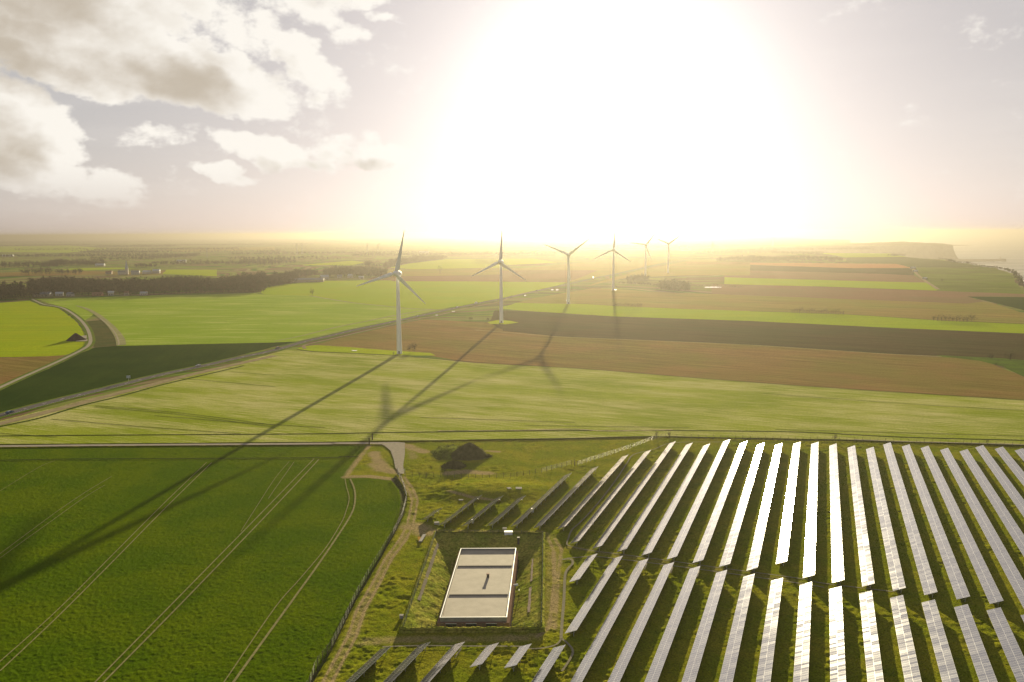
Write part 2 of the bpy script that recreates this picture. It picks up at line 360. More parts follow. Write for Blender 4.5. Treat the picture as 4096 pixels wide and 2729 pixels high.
for i, y in enumerate(ky):
    v += [(-200, y, seaz(max(y, 0))), (50000, y, seaz(max(y, 0)))]
    if i: f.append((2 * i - 2, 2 * i - 1, 2 * i + 1, 2 * i))
o = link('sea', mesh_np('sea', v, f), water_mat()); o['kind'] = 'structure'
v, f = [], []; n = 40                          # low hump on the headland
for i in range(n + 1):
    for j in range(n + 1):
        a, b = -1 + 2 * i / n, -1 + 2 * j / n; x = 2620 + a * 330; y = 5420 + b * 300; e = mnoise.fractal(Vector((x * .01, y * .01, 1)), .7, 2, 4); r = math.hypot(a, b)
        v.append((x, y, G(y) - 1 + max(0, 1 - r ** 2.2) ** .8 * (17 + 7 * e)))
for i in range(n):
    for j in range(n): k = i * (n + 1) + j; f.append((k, k + n + 1, k + n + 2, k + 1))
o = link('headland_hill', mesh_np('headland_hill', v, f, True), mat('headland_scrub', (.10, .085, .035), .95, .1, vary=.5, vscale=.03)); o['kind'] = 'structure'
# surf lines under the cliffs
M_FOAM = mat('foam', (.75, .74, .72), .8, .2, vary=.3, vscale=.02)
for px_, wd in (([(3828, 1052), (3900, 1051), (3960, 1050), (4010, 1047)], 14), ([(3880, 1061), (3960, 1062), (4040, 1075)], 9), ([(4060, 1098), (4090, 1120), (4130, 1140)], 8)):
    ps = [at(x, y, seaz(4600)) for x, y in px_]
    v, f = [], []
    for i, (x, y) in enumerate(ps):
        v += [(x, y - wd * 2, seaz(y - wd * 2) + .6), (x, y + wd * 2, seaz(y + wd * 2) + .6)]
        if i: f.append((2 * i - 2, 2 * i, 2 * i + 1, 2 * i - 1))
    o = link('sea_foam', mesh_np('sea_foam', v, f), M_FOAM); o['kind'] = 'structure'

# ------------------------------------------------------------------ near ground: real relief, one grid split by what grows there
def vnoise(X, Y, s, seed):
    r = np.random.default_rng(seed); n = 512; T = r.random((n, n)).astype(np.float32); x = X / s + 1000.37; y = Y / s + 1000.71
    xi = np.floor(x).astype(int); yi = np.floor(y).astype(int); fx = x - xi; fy = y - yi; fx = fx * fx * (3 - 2 * fx); fy = fy * fy * (3 - 2 * fy)
    g00 = T[xi % n, yi % n]; g10 = T[(xi + 1) % n, yi % n]; g01 = T[xi % n, (yi + 1) % n]; g11 = T[(xi + 1) % n, (yi + 1) % n]
    return (g00 * (1 - fx) + g10 * fx) * (1 - fy) + (g01 * (1 - fx) + g11 * fx) * fy
def dist_poly(X, Y, pts):
    D = np.full(X.shape, 1e9)
    for (x1, y1), (x2, y2) in zip(pts, pts[1:]):
        dx, dy = x2 - x1, y2 - y1; L = dx * dx + dy * dy + 1e-9; t = np.clip(((X - x1) * dx + (Y - y1) * dy) / L, 0, 1)
        D = np.minimum(D, np.hypot(X - x1 - t * dx, Y - y1 - t * dy))
    return D
gy = np.exp(np.arange(math.log(108), math.log(NEAR_Y + 3), .0020)); gs = np.arange(-.82, .821, .00135)
GX = gs[None, :] * gy[:, None]; GY = np.repeat(gy[:, None], len(gs), 1)
CROP = gp(P(8, (-700, 200), (0, 203)) + P(5, (-60, 186), (396, 188), (352, 240), (258, 372), (330, 372), (532, 388), (575, 440), (588, 505), (572, 600), (530, 690), (440, 862), (300, 1090), (160, 1370), (30, 1568), (-60, 1740)) + P(8, (-900, 1900)))
DITCH = gp(P(5, (530, 385), (560, 362), (600, 430), (618, 497), (590, 605), (540, 705), (455, 858), (318, 1085), (178, 1368), (62, 1568), (-20, 1700), (-60, 1740), (30, 1568), (160, 1370), (300, 1090), (440, 862), (530, 690), (572, 600), (588, 505), (575, 440), (532, 388)))
PIT = [(-24.9, 248.5), (9.6, 246.9), (6.8, 185.2), (-27.2, 185.2)]
TRK = gp(P(5, (592, 372), (640, 440), (668, 505), (655, 580), (640, 650), (600, 730), (512, 850), (440, 990), (350, 1150), (300, 1300), (190, 1500), (120, 1640)))
def off_line(pts, d):
    out = []
    for i, (x, y) in enumerate(pts):
        x0, y0 = pts[max(i - 1, 0)]; x1, y1 = pts[min(i + 1, len(pts) - 1)]; L = math.hypot(x1 - x0, y1 - y0); out.append((x - (y1 - y0) / L * d, y + (x1 - x0) / L * d))
    return out
WEAR = [(off_line(TRK, 1.0), .5, .9), (off_line(TRK, -1.0), .5, .9), (TRK, 2.2, .4),
        (gp(P(5, (650, 660), (760, 690), (1000, 690), (1230, 695), (1400, 700))), 2.6, .55), (gp(P(5, (650, 655), (740, 690))), 5, .7),
        (gp(P(5, (1440, 720), (1475, 800), (1480, 950), (1470, 1100), (1450, 1240), (1380, 1300))), .9, .7), (gp(P(5, (1480, 730), (1520, 790), (1500, 950), (1490, 1100), (1480, 1250))), .9, .6),
        (gp(P(5, (1440, 720), (1475, 800), (1480, 950), (1470, 1100), (1450, 1240))), 4, .35), (gp(P(5, (1440, 845), (1590, 850))), .9, .4),
        (gp(P(5, (1380, 1300), (1100, 1310), (800, 1312), (560, 1312), (360, 1330))), 2.4, .45),
        (gp(P(5, (430, 230), (470, 300), (500, 330), (560, 345))), 3.2, .8), (gp(P(5, (440, 300), (480, 325))), 4.5, .7), (gp(P(5, (560, 185), (620, 190), (720, 225))), 3.2, .8),
        (gp(P(5, (640, 200), (660, 260))), 3, .4), (gp(P(5, (860, 350), (960, 340), (1100, 350))), 3, .8), (gp(P(5, (1090, 220), (1150, 225))), 1.6, .8), (gp(P(5, (860, 468), (1000, 500), (1150, 512))), 1.2, .6),
        (gp(P(5, (265, 372), (400, 368), (520, 382))), 2.0, 1.0), (gp(P(5, (400, 190), (330, 280), (270, 360))), 1.6, .6),
        (gp(P(6, (270, 738), (600, 795), (900, 840), (1200, 880), (1676, 950))), 2.2, .3)]
wear = np.zeros(GX.shape); wn = vnoise(GX, GY, 3.1, 5) * .6 + vnoise(GX, GY, 1.1, 6) * .4
for pts, wd, st in WEAR:
    D = dist_poly(GX, GY, pts); wear = np.maximum(wear, np.clip(1.35 - D / wd, 0, 1) * st * np.clip(.45 + wn * 1.1, 0, 1.2))
wear = np.clip(wear, 0, 1)
crop = inside(GX, GY, CROP); ditch = inside(GX, GY, DITCH) & ~crop
rel = (vnoise(GX, GY, 4.2, 1) - .5) * .30 + (vnoise(GX, GY, 1.7, 2) - .5) * .34 + (vnoise(GX, GY, .8, 3) - .5) * .24
fine_rel = (vnoise(GX, GY, 1.3, 12) - .5) * .05 + (vnoise(GX, GY, .7, 13) - .5) * .20 + (vnoise(GX, GY, .42, 14) - .5) * .14 + (vnoise(GX, GY, 5.5, 15) - .5) * .02
tus = np.clip(vnoise(GX, GY, 11, 4) * 1.6 - .35, 0.12, 1)
amp = (1.0 * tus + .15) * (1 - .8 * wear)
Z = -.30 + np.where(crop, fine_rel * .62 * (1 - .6 * wear), (rel * .8 + fine_rel * .4) * amp)
HUMP = gp(P(5, (1090, 448)))[0]                    # low grassy swell beyond the short rows
hx = (GX - HUMP[0]) / 21; hy = (GY - HUMP[1]) / 11; Z += 1.7 * np.exp(-(hx * hx + hy * hy) ** 1.6)
Z += -1.1 * np.clip(1 - dist_poly(GX, GY, gp(P(5, (545, 385), (590, 440), (603, 500), (585, 590), (545, 680), (450, 850), (310, 1082), (168, 1368), (50, 1568)))) / 1.5, 0, 1)
pinset = inside(GX, GY, PIT)
nr, nc = GX.shape; idx = np.arange(nr * nc).reshape(nr, nc)
quads = np.stack([idx[:-1, :-1], idx[:-1, 1:], idx[1:, 1:], idx[1:, :-1]], -1).reshape(-1, 4)
cx_ = (GX[:-1, :-1] + GX[1:, 1:]) / 2; cy_ = (GY[:-1, :-1] + GY[1:, 1:]) / 2
cls = np.where(inside(cx_, cy_, CROP), 1, np.where(inside(cx_, cy_, DITCH), 2, 0)); cls = np.where(inside(cx_, cy_, PIT), -1, cls).reshape(-1)
V = np.stack([GX, GY, Z], -1).reshape(-1, 3); wearf = wear.reshape(-1).astype(np.float32)
def grass_mat(name, cols, wearc, big=14, fine=2.3, con=1.0):
    m = bpy.data.materials.new(name); m.use_nodes = True; bs = m.node_tree.nodes['Principled BSDF']; t = NT(m.node_tree)
    bs.inputs['Roughness'].default_value = .85; bs.inputs['Specular IOR Level'].default_value = 0
    o = t.n('ShaderNodeTexCoord').outputs['Object']; at_ = t.n('ShaderNodeAttribute'); at_.attribute_name = 'wear'
    n1 = t.noise(o, 1 / big, 5, .65); n2 = t.noise(o, fine, 5, .75); n3 = t.noise(t.mapping(o, loc=(50, 9, 0)), 1 / 3.2, 4, .7)
    c = t.mixc(t.ramp(n1, .38, .62), c4(cols[0]), c4(cols[1])); c = t.mixc(t.ramp(n3, .52, .72, 0, .8), c, c4(cols[2]))
    c = t.mixc(t.ramp(t.m('ADD', at_.outputs['Fac'], t.m('MULTIPLY', t.m('SUBTRACT', n2, .5), .4)), .1, .75), c, c4(wearc))
    sc = t.n('ShaderNodeVectorMath', operation='SCALE'); t.set(sc.inputs[0], c); t.set(sc.inputs[3], t.m('MULTIPLY', 1.4, t.m('MAXIMUM', t.m('ADD', 1.0, t.m('MULTIPLY', t.m('SUBTRACT', n2, .5), 3.2 * con)), .2))); t.set(bs.inputs['Base Color'], sc.outputs[0])
    bn = t.n('ShaderNodeBump'); bn.inputs['Strength'].default_value = .7; bn.inputs['Distance'].default_value = .32; t.set(bn.inputs['Height'], n2); t.set(bs.inputs['Normal'], bn.outputs[0])
    MATS[name] = m; return m
M_SOLG = grass_mat('meadow_grass', [(.100, .118, .006), (.140, .135, .010), (.060, .084, .006)], (.20, .155, .075))
M_CROP = grass_mat('winter_wheat', [(.040, .070, .0015), (.058, .084, .0015), (.032, .056, .0015)], (.16, .13, .06), big=30, con=.5)
M_DITCH = grass_mat('ditch_weeds', [(.035, .045, .014), (.06, .06, .022), (.03, .035, .012)], (.16, .13, .08), big=6)
for k_, nm, mm in ((0, 'meadow', M_SOLG), (1, 'crop_field', M_CROP), (2, 'ditch', M_DITCH)):
    fs = quads[cls == k_]; used, inv = np.unique(fs, return_inverse=True); me = mesh_np(nm, V[used], inv.reshape(fs.shape), smooth=True)
    a_ = me.attributes.new('wear', 'FLOAT', 'POINT'); a_.data.foreach_set('value', wearf[used]); o = link(nm, me, mm); o['kind'] = 'structure'

# ------------------------------------------------------------------ fields beyond
def dirang(a, b): (x1, y1), (x2, y2) = gp([a, b]); return math.atan2(y2 - y1, x2 - x1)
A1 = dirang(*P(1, (650, 1340), (2029, 1480))); A3 = dirang(*P(1, (900, 760), (2029, 755))); AG = dirang(*P(4, (300, 860), (2148, 950)))
F_PALE = field_mat('pale_young_crop', (.145, .18, .012), (.185, .215, .020), A1, straw=(.33, .30, .13), straw_amt=.52, row=.9, mott=60, fine=1.2, contrast=1.3)
F_BAND = field_mat('straw_verge', (.10, .12, .03), (.22, .19, .09), A1, straw=(.30, .25, .13), straw_amt=.8, row=1.2)
F_DARK = field_mat('dark_green_crop', (.012, .029, .003), (.018, .036, .004), dirang(*P(1, (0, 1215), (640, 920))), mott=50, row=3)
F_LIGHT = field_mat('light_green_crop', (.15, .22, .012), (.17, .235, .015), A3, straw=(.30, .31, .09), straw_amt=.28, row=3, mott=80)
F_BRIGHT = field_mat('bright_green_crop', (.17, .235, .004), (.185, .23, .004), A3, mott=90, row=4)
F_YELL = field_mat('yellow_green_crop', (.185, .235, .002), (.20, .235, .002), A3, mott=40, row=6, lineamt=.35)
F_BROWN = field_mat('ploughed_soil', (.155, .095, .034), (.125, .10, .026), AG, mott=90, row=2.2, lineamt=.9)
F_PURP = field_mat('ploughed_soil_purple', (.075, .050, .034), (.065, .045, .032), AG, mott=80, row=3, lineamt=.5)
F_OLIVE = field_mat('olive_stubble', (.036, .036, .012), (.045, .034, .014), AG, mott=110, row=3, lineamt=.8)
F_TAN = field_mat('tan_stubble', (.17, .125, .035), (.15, .135, .03), AG, mott=120, row=5, lineamt=.7)
F_REDB = field_mat('red_brown_soil', (.15, .085, .05), (.13, .09, .045), AG, mott=160, row=5)
F_ORNG = field_mat('orange_soil', (.30, .13, .06), (.27, .14, .06), AG, mott=200, row=5)
F_GR2 = field_mat('coast_grass', (.085, .12, .010), (.06, .08, .010), AG, mott=160, row=8, straw=(.13, .12, .04), straw_amt=.3)
F_DK2 = field_mat('scrub_grass', (.045, .06, .016), (.06, .065, .02), AG, mott=60, row=8)
FIELDS = [  # name, polygon pixels, material, layer
    ('field', P(8, (-400, 187), (0, 184), (1889, 172)) + P(5, (405, 170), (1000, 160), (1599, 152)) + P(6, (880, 70), (1676, 84)) + P(7, (1518, 122)) + [(4400, 1790), (4400, 1625)] + P(4, (2148, 1472), (1000, 1400), (0, 1330)) + P(3, (1500, 1385), (950, 1340), (0, 1290)) + P(2, (1400, 1345), (1270, 1340), (600, 1312), (440, 1290), (330, 1296), (0, 1384)) + P(1, (1480, 1095), (800, 1250), (0, 1447), (-500, 1560)), F_PALE, 1),
    ('dark_field', P(1, (-300, 1330), (0, 1222), (200, 1128), (420, 1035), (600, 945), (700, 905), (860, 893), (2029, 868)) + P(2, (440, 1216), (0, 1322)) + P(1, (1450, 1040), (800, 1190), (0, 1385), (-500, 1500)), F_DARK, 1),
    ('light_field', P(1, (2029, 868), (1500, 880), (860, 893), (875, 850), (830, 770), (750, 690), (600, 600), (430, 592), (260, 548), (1150, 520), (1560, 512), (1945, 500)) + P(2, (40, 768), (130, 772), (560, 785), (960, 850), (1500, 905), (1760, 918), (1400, 1010), (1000, 1092), (700, 1160), (440, 1216)), F_LIGHT, 1),
    ('bright_field', P(2, (105, 760), (110, 712), (300, 680), (640, 645), (1100, 640), (2354, 648)) + P(3, (330, 592), (782, 600), (700, 630), (300, 722), (0, 785)) + P(2, (1900, 892), (1760, 918), (1500, 905), (960, 850), (560, 785), (130, 772)), F_BRIGHT, 1),
    ('yellow_field', P(1, (-400, 600), (0, 575), (215, 560), (300, 595), (430, 612), (550, 700), (630, 800), (650, 870), (590, 920), (480, 962), (350, 970), (-400, 985)), F_YELL, 1),
    ('brown_field', P(1, (-400, 982), (0, 982), (350, 970), (480, 962), (330, 1040), (150, 1120), (0, 1190), (-400, 1380)), F_BROWN, 2),
    ('verge_field', P(1, (235, 548), (430, 592), (600, 600), (700, 655), (620, 712), (560, 660), (480, 610), (400, 590)), F_LIGHT, 2),
    ('fallow_wedge', P(1, (622, 714), (752, 703), (805, 745), (845, 800), (875, 855), (862, 893), (690, 903), (700, 850), (675, 775)), field_mat('fallow_soil', (.045, .055, .018), (.065, .062, .022), 0, mott=20), 2),
    ('brown_field', P(2, (620, 1250), (760, 1205), (1180, 1105), (1420, 1050), (1640, 1008), (2100, 1030), (2354, 1040)) + P(3, (240, 1015), (700, 1062), (1100, 1080), (2354, 1135)) + P(4, (1000, 1105), (1450, 1135), (1800, 1150), (2148, 1290), (2500, 1420), (2500, 1500), (2148, 1472), (1000, 1400), (0, 1330)) + P(3, (1500, 1385), (950, 1340), (0, 1290)) + P(2, (1700, 1355), (1400, 1310), (950, 1270)), F_BROWN, 1),
    ('green_verge', P(2, (430, 1292), (500, 1262), (620, 1250), (950, 1272), (1380, 1306), (1700, 1325), (1750, 1350), (1400, 1347), (1270, 1342), (600, 1314)), F_YELL, 2),
    ('green_verge', P(4, (1450, 1120), (1900, 1140), (2148, 1160), (2500, 1180), (2500, 1420), (2148, 1290), (1980, 1210), (1800, 1165)), field_mat('rough_pasture', (.06, .10, .010), (.045, .07, .012), 0, mott=18), 2),
    ('green_verge', P(3, (105, 940), (200, 922), (300, 930), (372, 944), (260, 960), (130, 955)), F_YELL, 3),
    ('olive_field', P(3, (120, 940), (170, 840), (400, 842), (850, 870), (1170, 890), (2354, 930)) + P(4, (1100, 905), (2148, 950), (2600, 975), (2600, 1190), (2148, 1160), (1800, 1140), (1000, 1105)) + P(3, (2354, 1135), (1100, 1080), (700, 1062), (240, 1015)), F_OLIVE, 1),
    ('green_strip', P(3, (200, 822), (350, 775), (940, 785), (1180, 800), (1740, 825), (2354, 845)) + P(4, (760, 800), (1500, 848), (2148, 875), (2600, 895), (2600, 975), (2148, 950), (1100, 905)) + P(3, (2354, 930), (1170, 890), (850, 870), (400, 842)), F_BRIGHT, 1),
    ('tan_field', P(3, (350, 775), (500, 735), (1000, 650), (1300, 660), (1500, 680), (1870, 692), (2354, 712)) + P(4, (1000, 690), (1700, 715), (1830, 700), (1900, 712), (2148, 790), (2600, 880), (2600, 895), (2148, 875), (1500, 848), (760, 800)) + P(3, (2354, 845), (1740, 825), (1180, 800), (940, 785)), F_TAN, 1),
    ('brown_strip', P(4, (-300, 640), (-300, 560), (0, 568), (500, 580), (1450, 614), (2148, 640), (2600, 655), (2600, 690), (2148, 664), (1700, 658), (1830, 700), (1700, 715), (1000, 690), (0, 650)), F_REDB, 1),
    ('dark_green_field', P(4, (1705, 660), (2148, 666), (2600, 690), (2600, 880), (2148, 768), (1950, 718)), F_DARK, 2),
    ('green_strip', P(4, (-200, 508), (0, 515), (1240, 548), (1390, 550), (1490, 602), (1450, 614), (500, 580), (0, 568), (-200, 562)), F_BRIGHT, 1),
    ('brown_strip', P(4, (-200, 448), (0, 455), (1000, 480), (1290, 495), (1390, 550), (1240, 548), (0, 515), (-200, 508)), F_REDB, 1),
    ('olive_strip', P(4, (-500, 400), (0, 410), (800, 437), (1270, 438), (1290, 495), (1000, 480), (0, 455), (-500, 440)), F_OLIVE, 1),
    ('orange_strip', P(4, (-500, 390), (0, 394), (500, 398), (1150, 404), (1270, 436), (800, 438), (0, 411), (-500, 402)), F_ORNG, 2),
    ('cliff_top_field', P(4, (1272, 432), (1900, 436), (2040, 480), (2090, 560), (2130, 600), (2148, 640), (1450, 614), (1490, 602), (1390, 550), (1290, 495)), F_GR2, 1),
    ('scrub_slope', P(4, (760, 352), (1200, 348), (1545, 380), (1880, 432), (1272, 432), (1150, 404), (750, 392)), F_DK2, 1),
    ('green_strip', P(4, (550, 318), (1095, 322), (1230, 348), (760, 354)), F_BRIGHT, 1),
    ('tan_field', P(3, (0, 500), (500, 470), (1150, 410), (1640, 420), (1180, 528), (900, 575), (782, 600), (0, 592)), F_TAN, 1),
    ('tan_field', P(3, (1850, 412), (2354, 420), (2354, 540), (1800, 540), (1300, 560), (1100, 600), (940, 640), (1100, 580), (1400, 500), (1700, 440)), F_TAN, 2),
    ('brown_strip', P(3, (-900, 520), (0, 500), (560, 494), (1050, 495), (900, 560), (782, 598), (0, 591), (-700, 590)), F_REDB, 2),
    ('brown_strip', P(1, (-300, 360), (0, 352), (600, 338), (1100, 352), (1250, 330), (1350, 345), (1200, 365), (0, 380)), F_BROWN, 2),
    ('green_strip', P(1, (590, 318), (900, 315), (1000, 322), (600, 336), (450, 330)), F_BRIGHT, 3),
    ('green_strip', P(1, (1230, 330), (1600, 330), (1600, 380), (1200, 362)), F_YELL, 3),
    ('green_strip', P(2, (470, 495), (960, 455), (1090, 470), (950, 500)), F_YELL, 2),
    ('green_strip', P(2, (1320, 520), (1500, 480), (1850, 440), (2354, 440), (2354, 520), (1600, 540)), F_YELL, 2),
    ('tan_field', P(2, (1250, 600), (1320, 540), (2354, 520), (2354, 585), (1700, 600)), F_TAN, 3),
    ('brown_strip', P(2, (1150, 612), (1700, 602), (2354, 590), (2354, 647), (1100, 640)), F_REDB, 3),
    ('green_strip', P(3, (0, 400), (500, 395), (700, 430), (300, 450), (0, 440)), F_YELL, 2),
    ('green_strip', P(1, (-200, 160), (500, 150), (800, 175), (500, 205), (-200, 200)), F_BRIGHT, 2),
    ('green_strip', P(1, (1200, 175), (2029, 160), (2029, 185), (1300, 200)), F_TAN, 2),
    ('green_strip', P(4, (2900, 1000), (2950, 1000), (2950, 1040)), F_BRIGHT, 1),
]
for nm, poly, mm, lay in FIELDS[:-1]:
    sheet(nm, wob(gp(poly)), mm, .06 * lay)
# strips along the near edge of the pale field and the verges of the road
M_DARKLINE = mat('dark_verge', (.028, .038, .012), .95, .1, vary=.4, vscale=.6)
M_STRAW = F_BAND
ribbon('verge', gp(P(8, (-300, 142), (0, 138), (500, 134), (1000, 131), (1889, 125)) + P(5, (400, 120), (1000, 112), (1599, 107)) + P(6, (880, 35), (1676, 45)) + P(7, (760, 75), (1518, 95), (1700, 100))), 1.3, M_DARKLINE, .14)
ribbon('verge', gp(P(8, (-300, 190), (0, 187), (900, 182), (1889, 174)) + P(5, (405, 168), (800, 165), (1150, 158), (1599, 152)) + P(6, (700, 72), (900, 76), (1300, 84), (1676, 95)) + P(7, (400, 92), (800, 105), (1200, 115), (1518, 128), (1900, 140))), 1.0, M_DARKLINE, .16)
ribbon('dry_grass_strip', gp(P(7, (480, 90), (800, 103), (1200, 112), (1518, 122))), 1.2, mat('dry_grass', (.30, .27, .17), .95, .1, vary=.5, vscale=.5), .17)
ribbon('dry_grass_strip', gp(P(5, (800, 108), (1300, 104), (1599, 98)) + P(6, (500, 38), (900, 30))), 1.6, F_BAND, .15)
ribbon('dry_grass_strip', gp(P(1, (-200, 1520), (0, 1468), (400, 1368), (800, 1262), (1200, 1160), (1500, 1085), (2029, 965))), 7.5, mat('pale_straw', (.26, .21, .12), .95, .1, vary=.35, vscale=.25), .16)
ribbon('verge', gp(P(1, (-200, 1545), (0, 1490), (300, 1425), (600, 1335), (900, 1262), (1200, 1180), (1500, 1110), (1800, 1040))), 2.2, mat('rut_verge', (.05, .075, .014), .95, .1, vary=.5, vscale=.12), .2)
ribbon('verge', gp(P(2, (440, 1290), (600, 1312), (900, 1325), (1270, 1343))), 1.8, M_DARKLINE, .22)
ribbon('verge', gp(P(2, (1270, 1343), (1750, 1380), (2354, 1428)) + P(3, (950, 1342), (1500, 1387)) + P(4, (0, 1332), (1000, 1401), (2148, 1473), (2500, 1500))), 1.2, M_DARKLINE, .22)
ribbon('verge', gp(P(3, (0, 1008), (700, 1064), (1100, 1082), (2354, 1137)) + P(4, (1000, 1107), (1500, 1132))), 1.6, F_BAND, .24)
ribbon('verge', gp(P(4, (0, 776), (760, 801), (1500, 848), (2148, 876))), 1.8, M_DARKLINE, .24)
ribbon('verge', gp(P(4, (500, 580), (1450, 614))), 3, M_DARKLINE, .24)
# wheel ruts and thin lines in the pale field
M_RUT = mat('wheel_rut', (.05, .065, .018), .95, .1, vary=.5, vscale=.3)
for a_ in (P(1, (700, 1335), (1300, 1385), (2029, 1480)), P(1, (700, 1345), (1300, 1398), (2029, 1495)), P(1, (1700, 1085), (2029, 1110)), P(1, (1300, 1130), (1700, 1165), (2029, 1195)), P(1, (0, 1540), (420, 1568)), P(8, (300, 40), (900, 90), (1400, 125)), P(8, (900, 20), (1400, 60), (1889, 90)),
           P(5, (700, 30), (1599, 60)), P(6, (0, 5), (1000, 18)), P(7, (0, 30), (900, 52), (1518, 70)), P(4, (100, 1420), (1200, 1500), (2148, 1555))):
    ribbon('verge', gp(a_), .6, M_RUT, .19)
# pale arc beside the fallow wedge, headland strips of the light field
M_PALE = mat('pale_headland', (.25, .24, .11), .95, .1, vary=.4, vscale=.12)
ribbon('dry_grass_strip', gp(P(1, (560, 597), (640, 620), (720, 665), (800, 730), (850, 785), (885, 840), (895, 888))), 7, M_PALE, .3, widths=[2, 5, 6, 6, 7, 8, 8])
ribbon('dry_grass_strip', gp(P(1, (740, 690), (800, 740), (850, 800), (875, 860), (876, 890))), 1.4, mat('chalk_dirt', (.32, .28, .2), .95, .1, vary=.3, vscale=.3), .34)
ribbon('dry_grass_strip', gp(P(2, (230, 1214), (500, 1160), (800, 1085), (1100, 1025), (1400, 965), (1660, 922), (1900, 912))), 4, M_PALE, .2, widths=[2, 3, 4, 4, 5, 5, 3])
ribbon('dry_grass_strip', gp(P(2, (560, 785), (960, 850), (1250, 880), (1500, 905), (1760, 916))), 5, M_PALE, .2)
ribbon('dry_grass_strip', gp(P(2, (440, 1216), (800, 1130), (1100, 1062), (1400, 990), (1700, 930))), 2, M_PALE, .2)
ribbon('dirt_track', gp(P(2, (520, 1285), (505, 1262), (560, 1240), (800, 1185), (1180, 1095), (1400, 1045), (1600, 1002), (1750, 975), (2100, 892), (2354, 842)) + P(3, (350, 710), (600, 655))), 3.0, mat('farm_dirt', (.24, .18, .11), .95, .1, vary=.25, vscale=.15), .3)

# ------------------------------------------------------------------ roads and tracks
M_ASPH = mat('asphalt', (.12, .108, .108), .8, .2, vary=.3, vscale=.6)
M_GRAV = mat('pale_gravel', (.31, .275, .215), .9, .2, vary=.25, vscale=.7, bump=.4, bscale=2)
M_WHITE = mat('road_paint_and_glint', (.75, .75, .72), .6, .3)
road_px = P(1, (-300, 1480), (0, 1408), (400, 1303), (800, 1205), (1200, 1105), (1480, 1047), (1750, 985), (2029, 925)) + P(2, (500, 1222), (700, 1177), (1000, 1106), (1400, 1020), (1700, 955), (2000, 890), (2354, 818)) + P(3, (235, 742), (530, 674), (800, 614), (1000, 570), (1190, 530), (1400, 487), (1650, 431), (1850, 407))
road_w = gp(road_px)
_, road_c = ribbon('road_verge', road_w, 13, field_mat('verge_green', (.06, .10, .012), (.09, .11, .02), 0, mott=12), .25)
_, road_c = ribbon('road', road_w, 7.2, M_ASPH, .34)
v, f = [], []                                 # dashed centre line and edge lines
acc = 0.0
def seg(a, b, wd, z):
    d = (b - a).normalized(); s = Vector((-d.y, d.x)) * wd / 2; k = len(v)
    for e in (a + s, a - s, b - s, b + s): v.append((e.x, e.y, G(e.y) + z))
    f.append((k, k + 1, k + 2, k + 3))
for a_, b_ in zip(road_c, road_c[1:]):
    L = (b_ - a_).length; t = (-acc) % 13.0; d = (b_ - a_) / max(L, 1e-6)
    while t < L and a_.y < 1400:
        seg(a_ + d * t, a_ + d * min(t + 3.2, L), .22, .36); t += 13.0
    acc += L; n_ = Vector((-d.y, d.x)) * 3.35
    if L > .01 and a_.y < 700: seg(a_ - n_, b_ - n_, .09, .36)
o = link('road_marking', mesh_np('road_marking', v, f), M_WHITE); o['kind'] = 'structure'
ribbon('lane', gp(P(1, (-300, 1345), (0, 1203), (200, 1112), (420, 1015), (600, 927), (660, 882), (666, 830), (640, 760), (580, 690), (480, 622), (400, 600), (320, 587), (235, 548))), 3.0, M_GRAV, .36)
ribbon('lane_verge', gp(P(1, (-300, 1345), (0, 1203), (200, 1112), (420, 1015), (600, 927), (660, 882), (666, 830), (640, 760), (580, 690), (480, 622), (400, 600), (320, 587), (235, 548))), 8.0, MATS['verge_green'], .28)
ribbon('farm_track', gp(P(8, (-300, 200), (0, 197), (600, 191), (1300, 186), (1889, 182)) + P(5, (200, 180), (405, 180), (480, 182))), 3.0, M_GRAV, .1)
sheet('gravel_apron', wob(gp(P(5, (455, 174), (560, 172), (612, 176), (612, 210), (606, 260), (602, 310), (604, 356), (578, 356), (552, 320), (546, 270), (528, 225), (495, 195))), .35, 3), M_GRAV, .04)
M_PATH = mat('trodden_path', (.22, .20, .14), .95, .15, vary=.3, vscale=1.2)
for pts, wd in ((P(6, (220, 1300), (226, 1200), (238, 1050), (244, 920), (262, 875), (290, 845), (286, 822), (262, 816), (225, 820)), .75), (P(6, (265, 690), (256, 716), (272, 737), (400, 765), (600, 790), (900, 830), (1200, 872), (1676, 935)) + P(7, (300, 965), (760, 1020)), .5),
                (P(6, (255, 812), (330, 806), (430, 801), (700, 832), (1100, 884), (1676, 965)) + P(7, (300, 990)), .5), (P(6, (262, 700), (285, 640), (350, 580), (450, 470), (550, 340), (620, 235), (662, 180), (780, 150), (905, 108), (1200, 104)), .5),
                (P(6, (222, 1300), (190, 1338), (100, 1360), (0, 1362)) + P(5, (1300, 1360), (1000, 1358), (700, 1355), (480, 1362)), .5), (P(6, (222, 1300), (265, 1335), (292, 1378), (272, 1430), (225, 1500)), .55)):
    ribbon('path', gp(pts), wd, M_PATH, .0)
M_TRAM = mat('tramline', (.22, .20, .09), .95, .1, vary=.5, vscale=1.0)
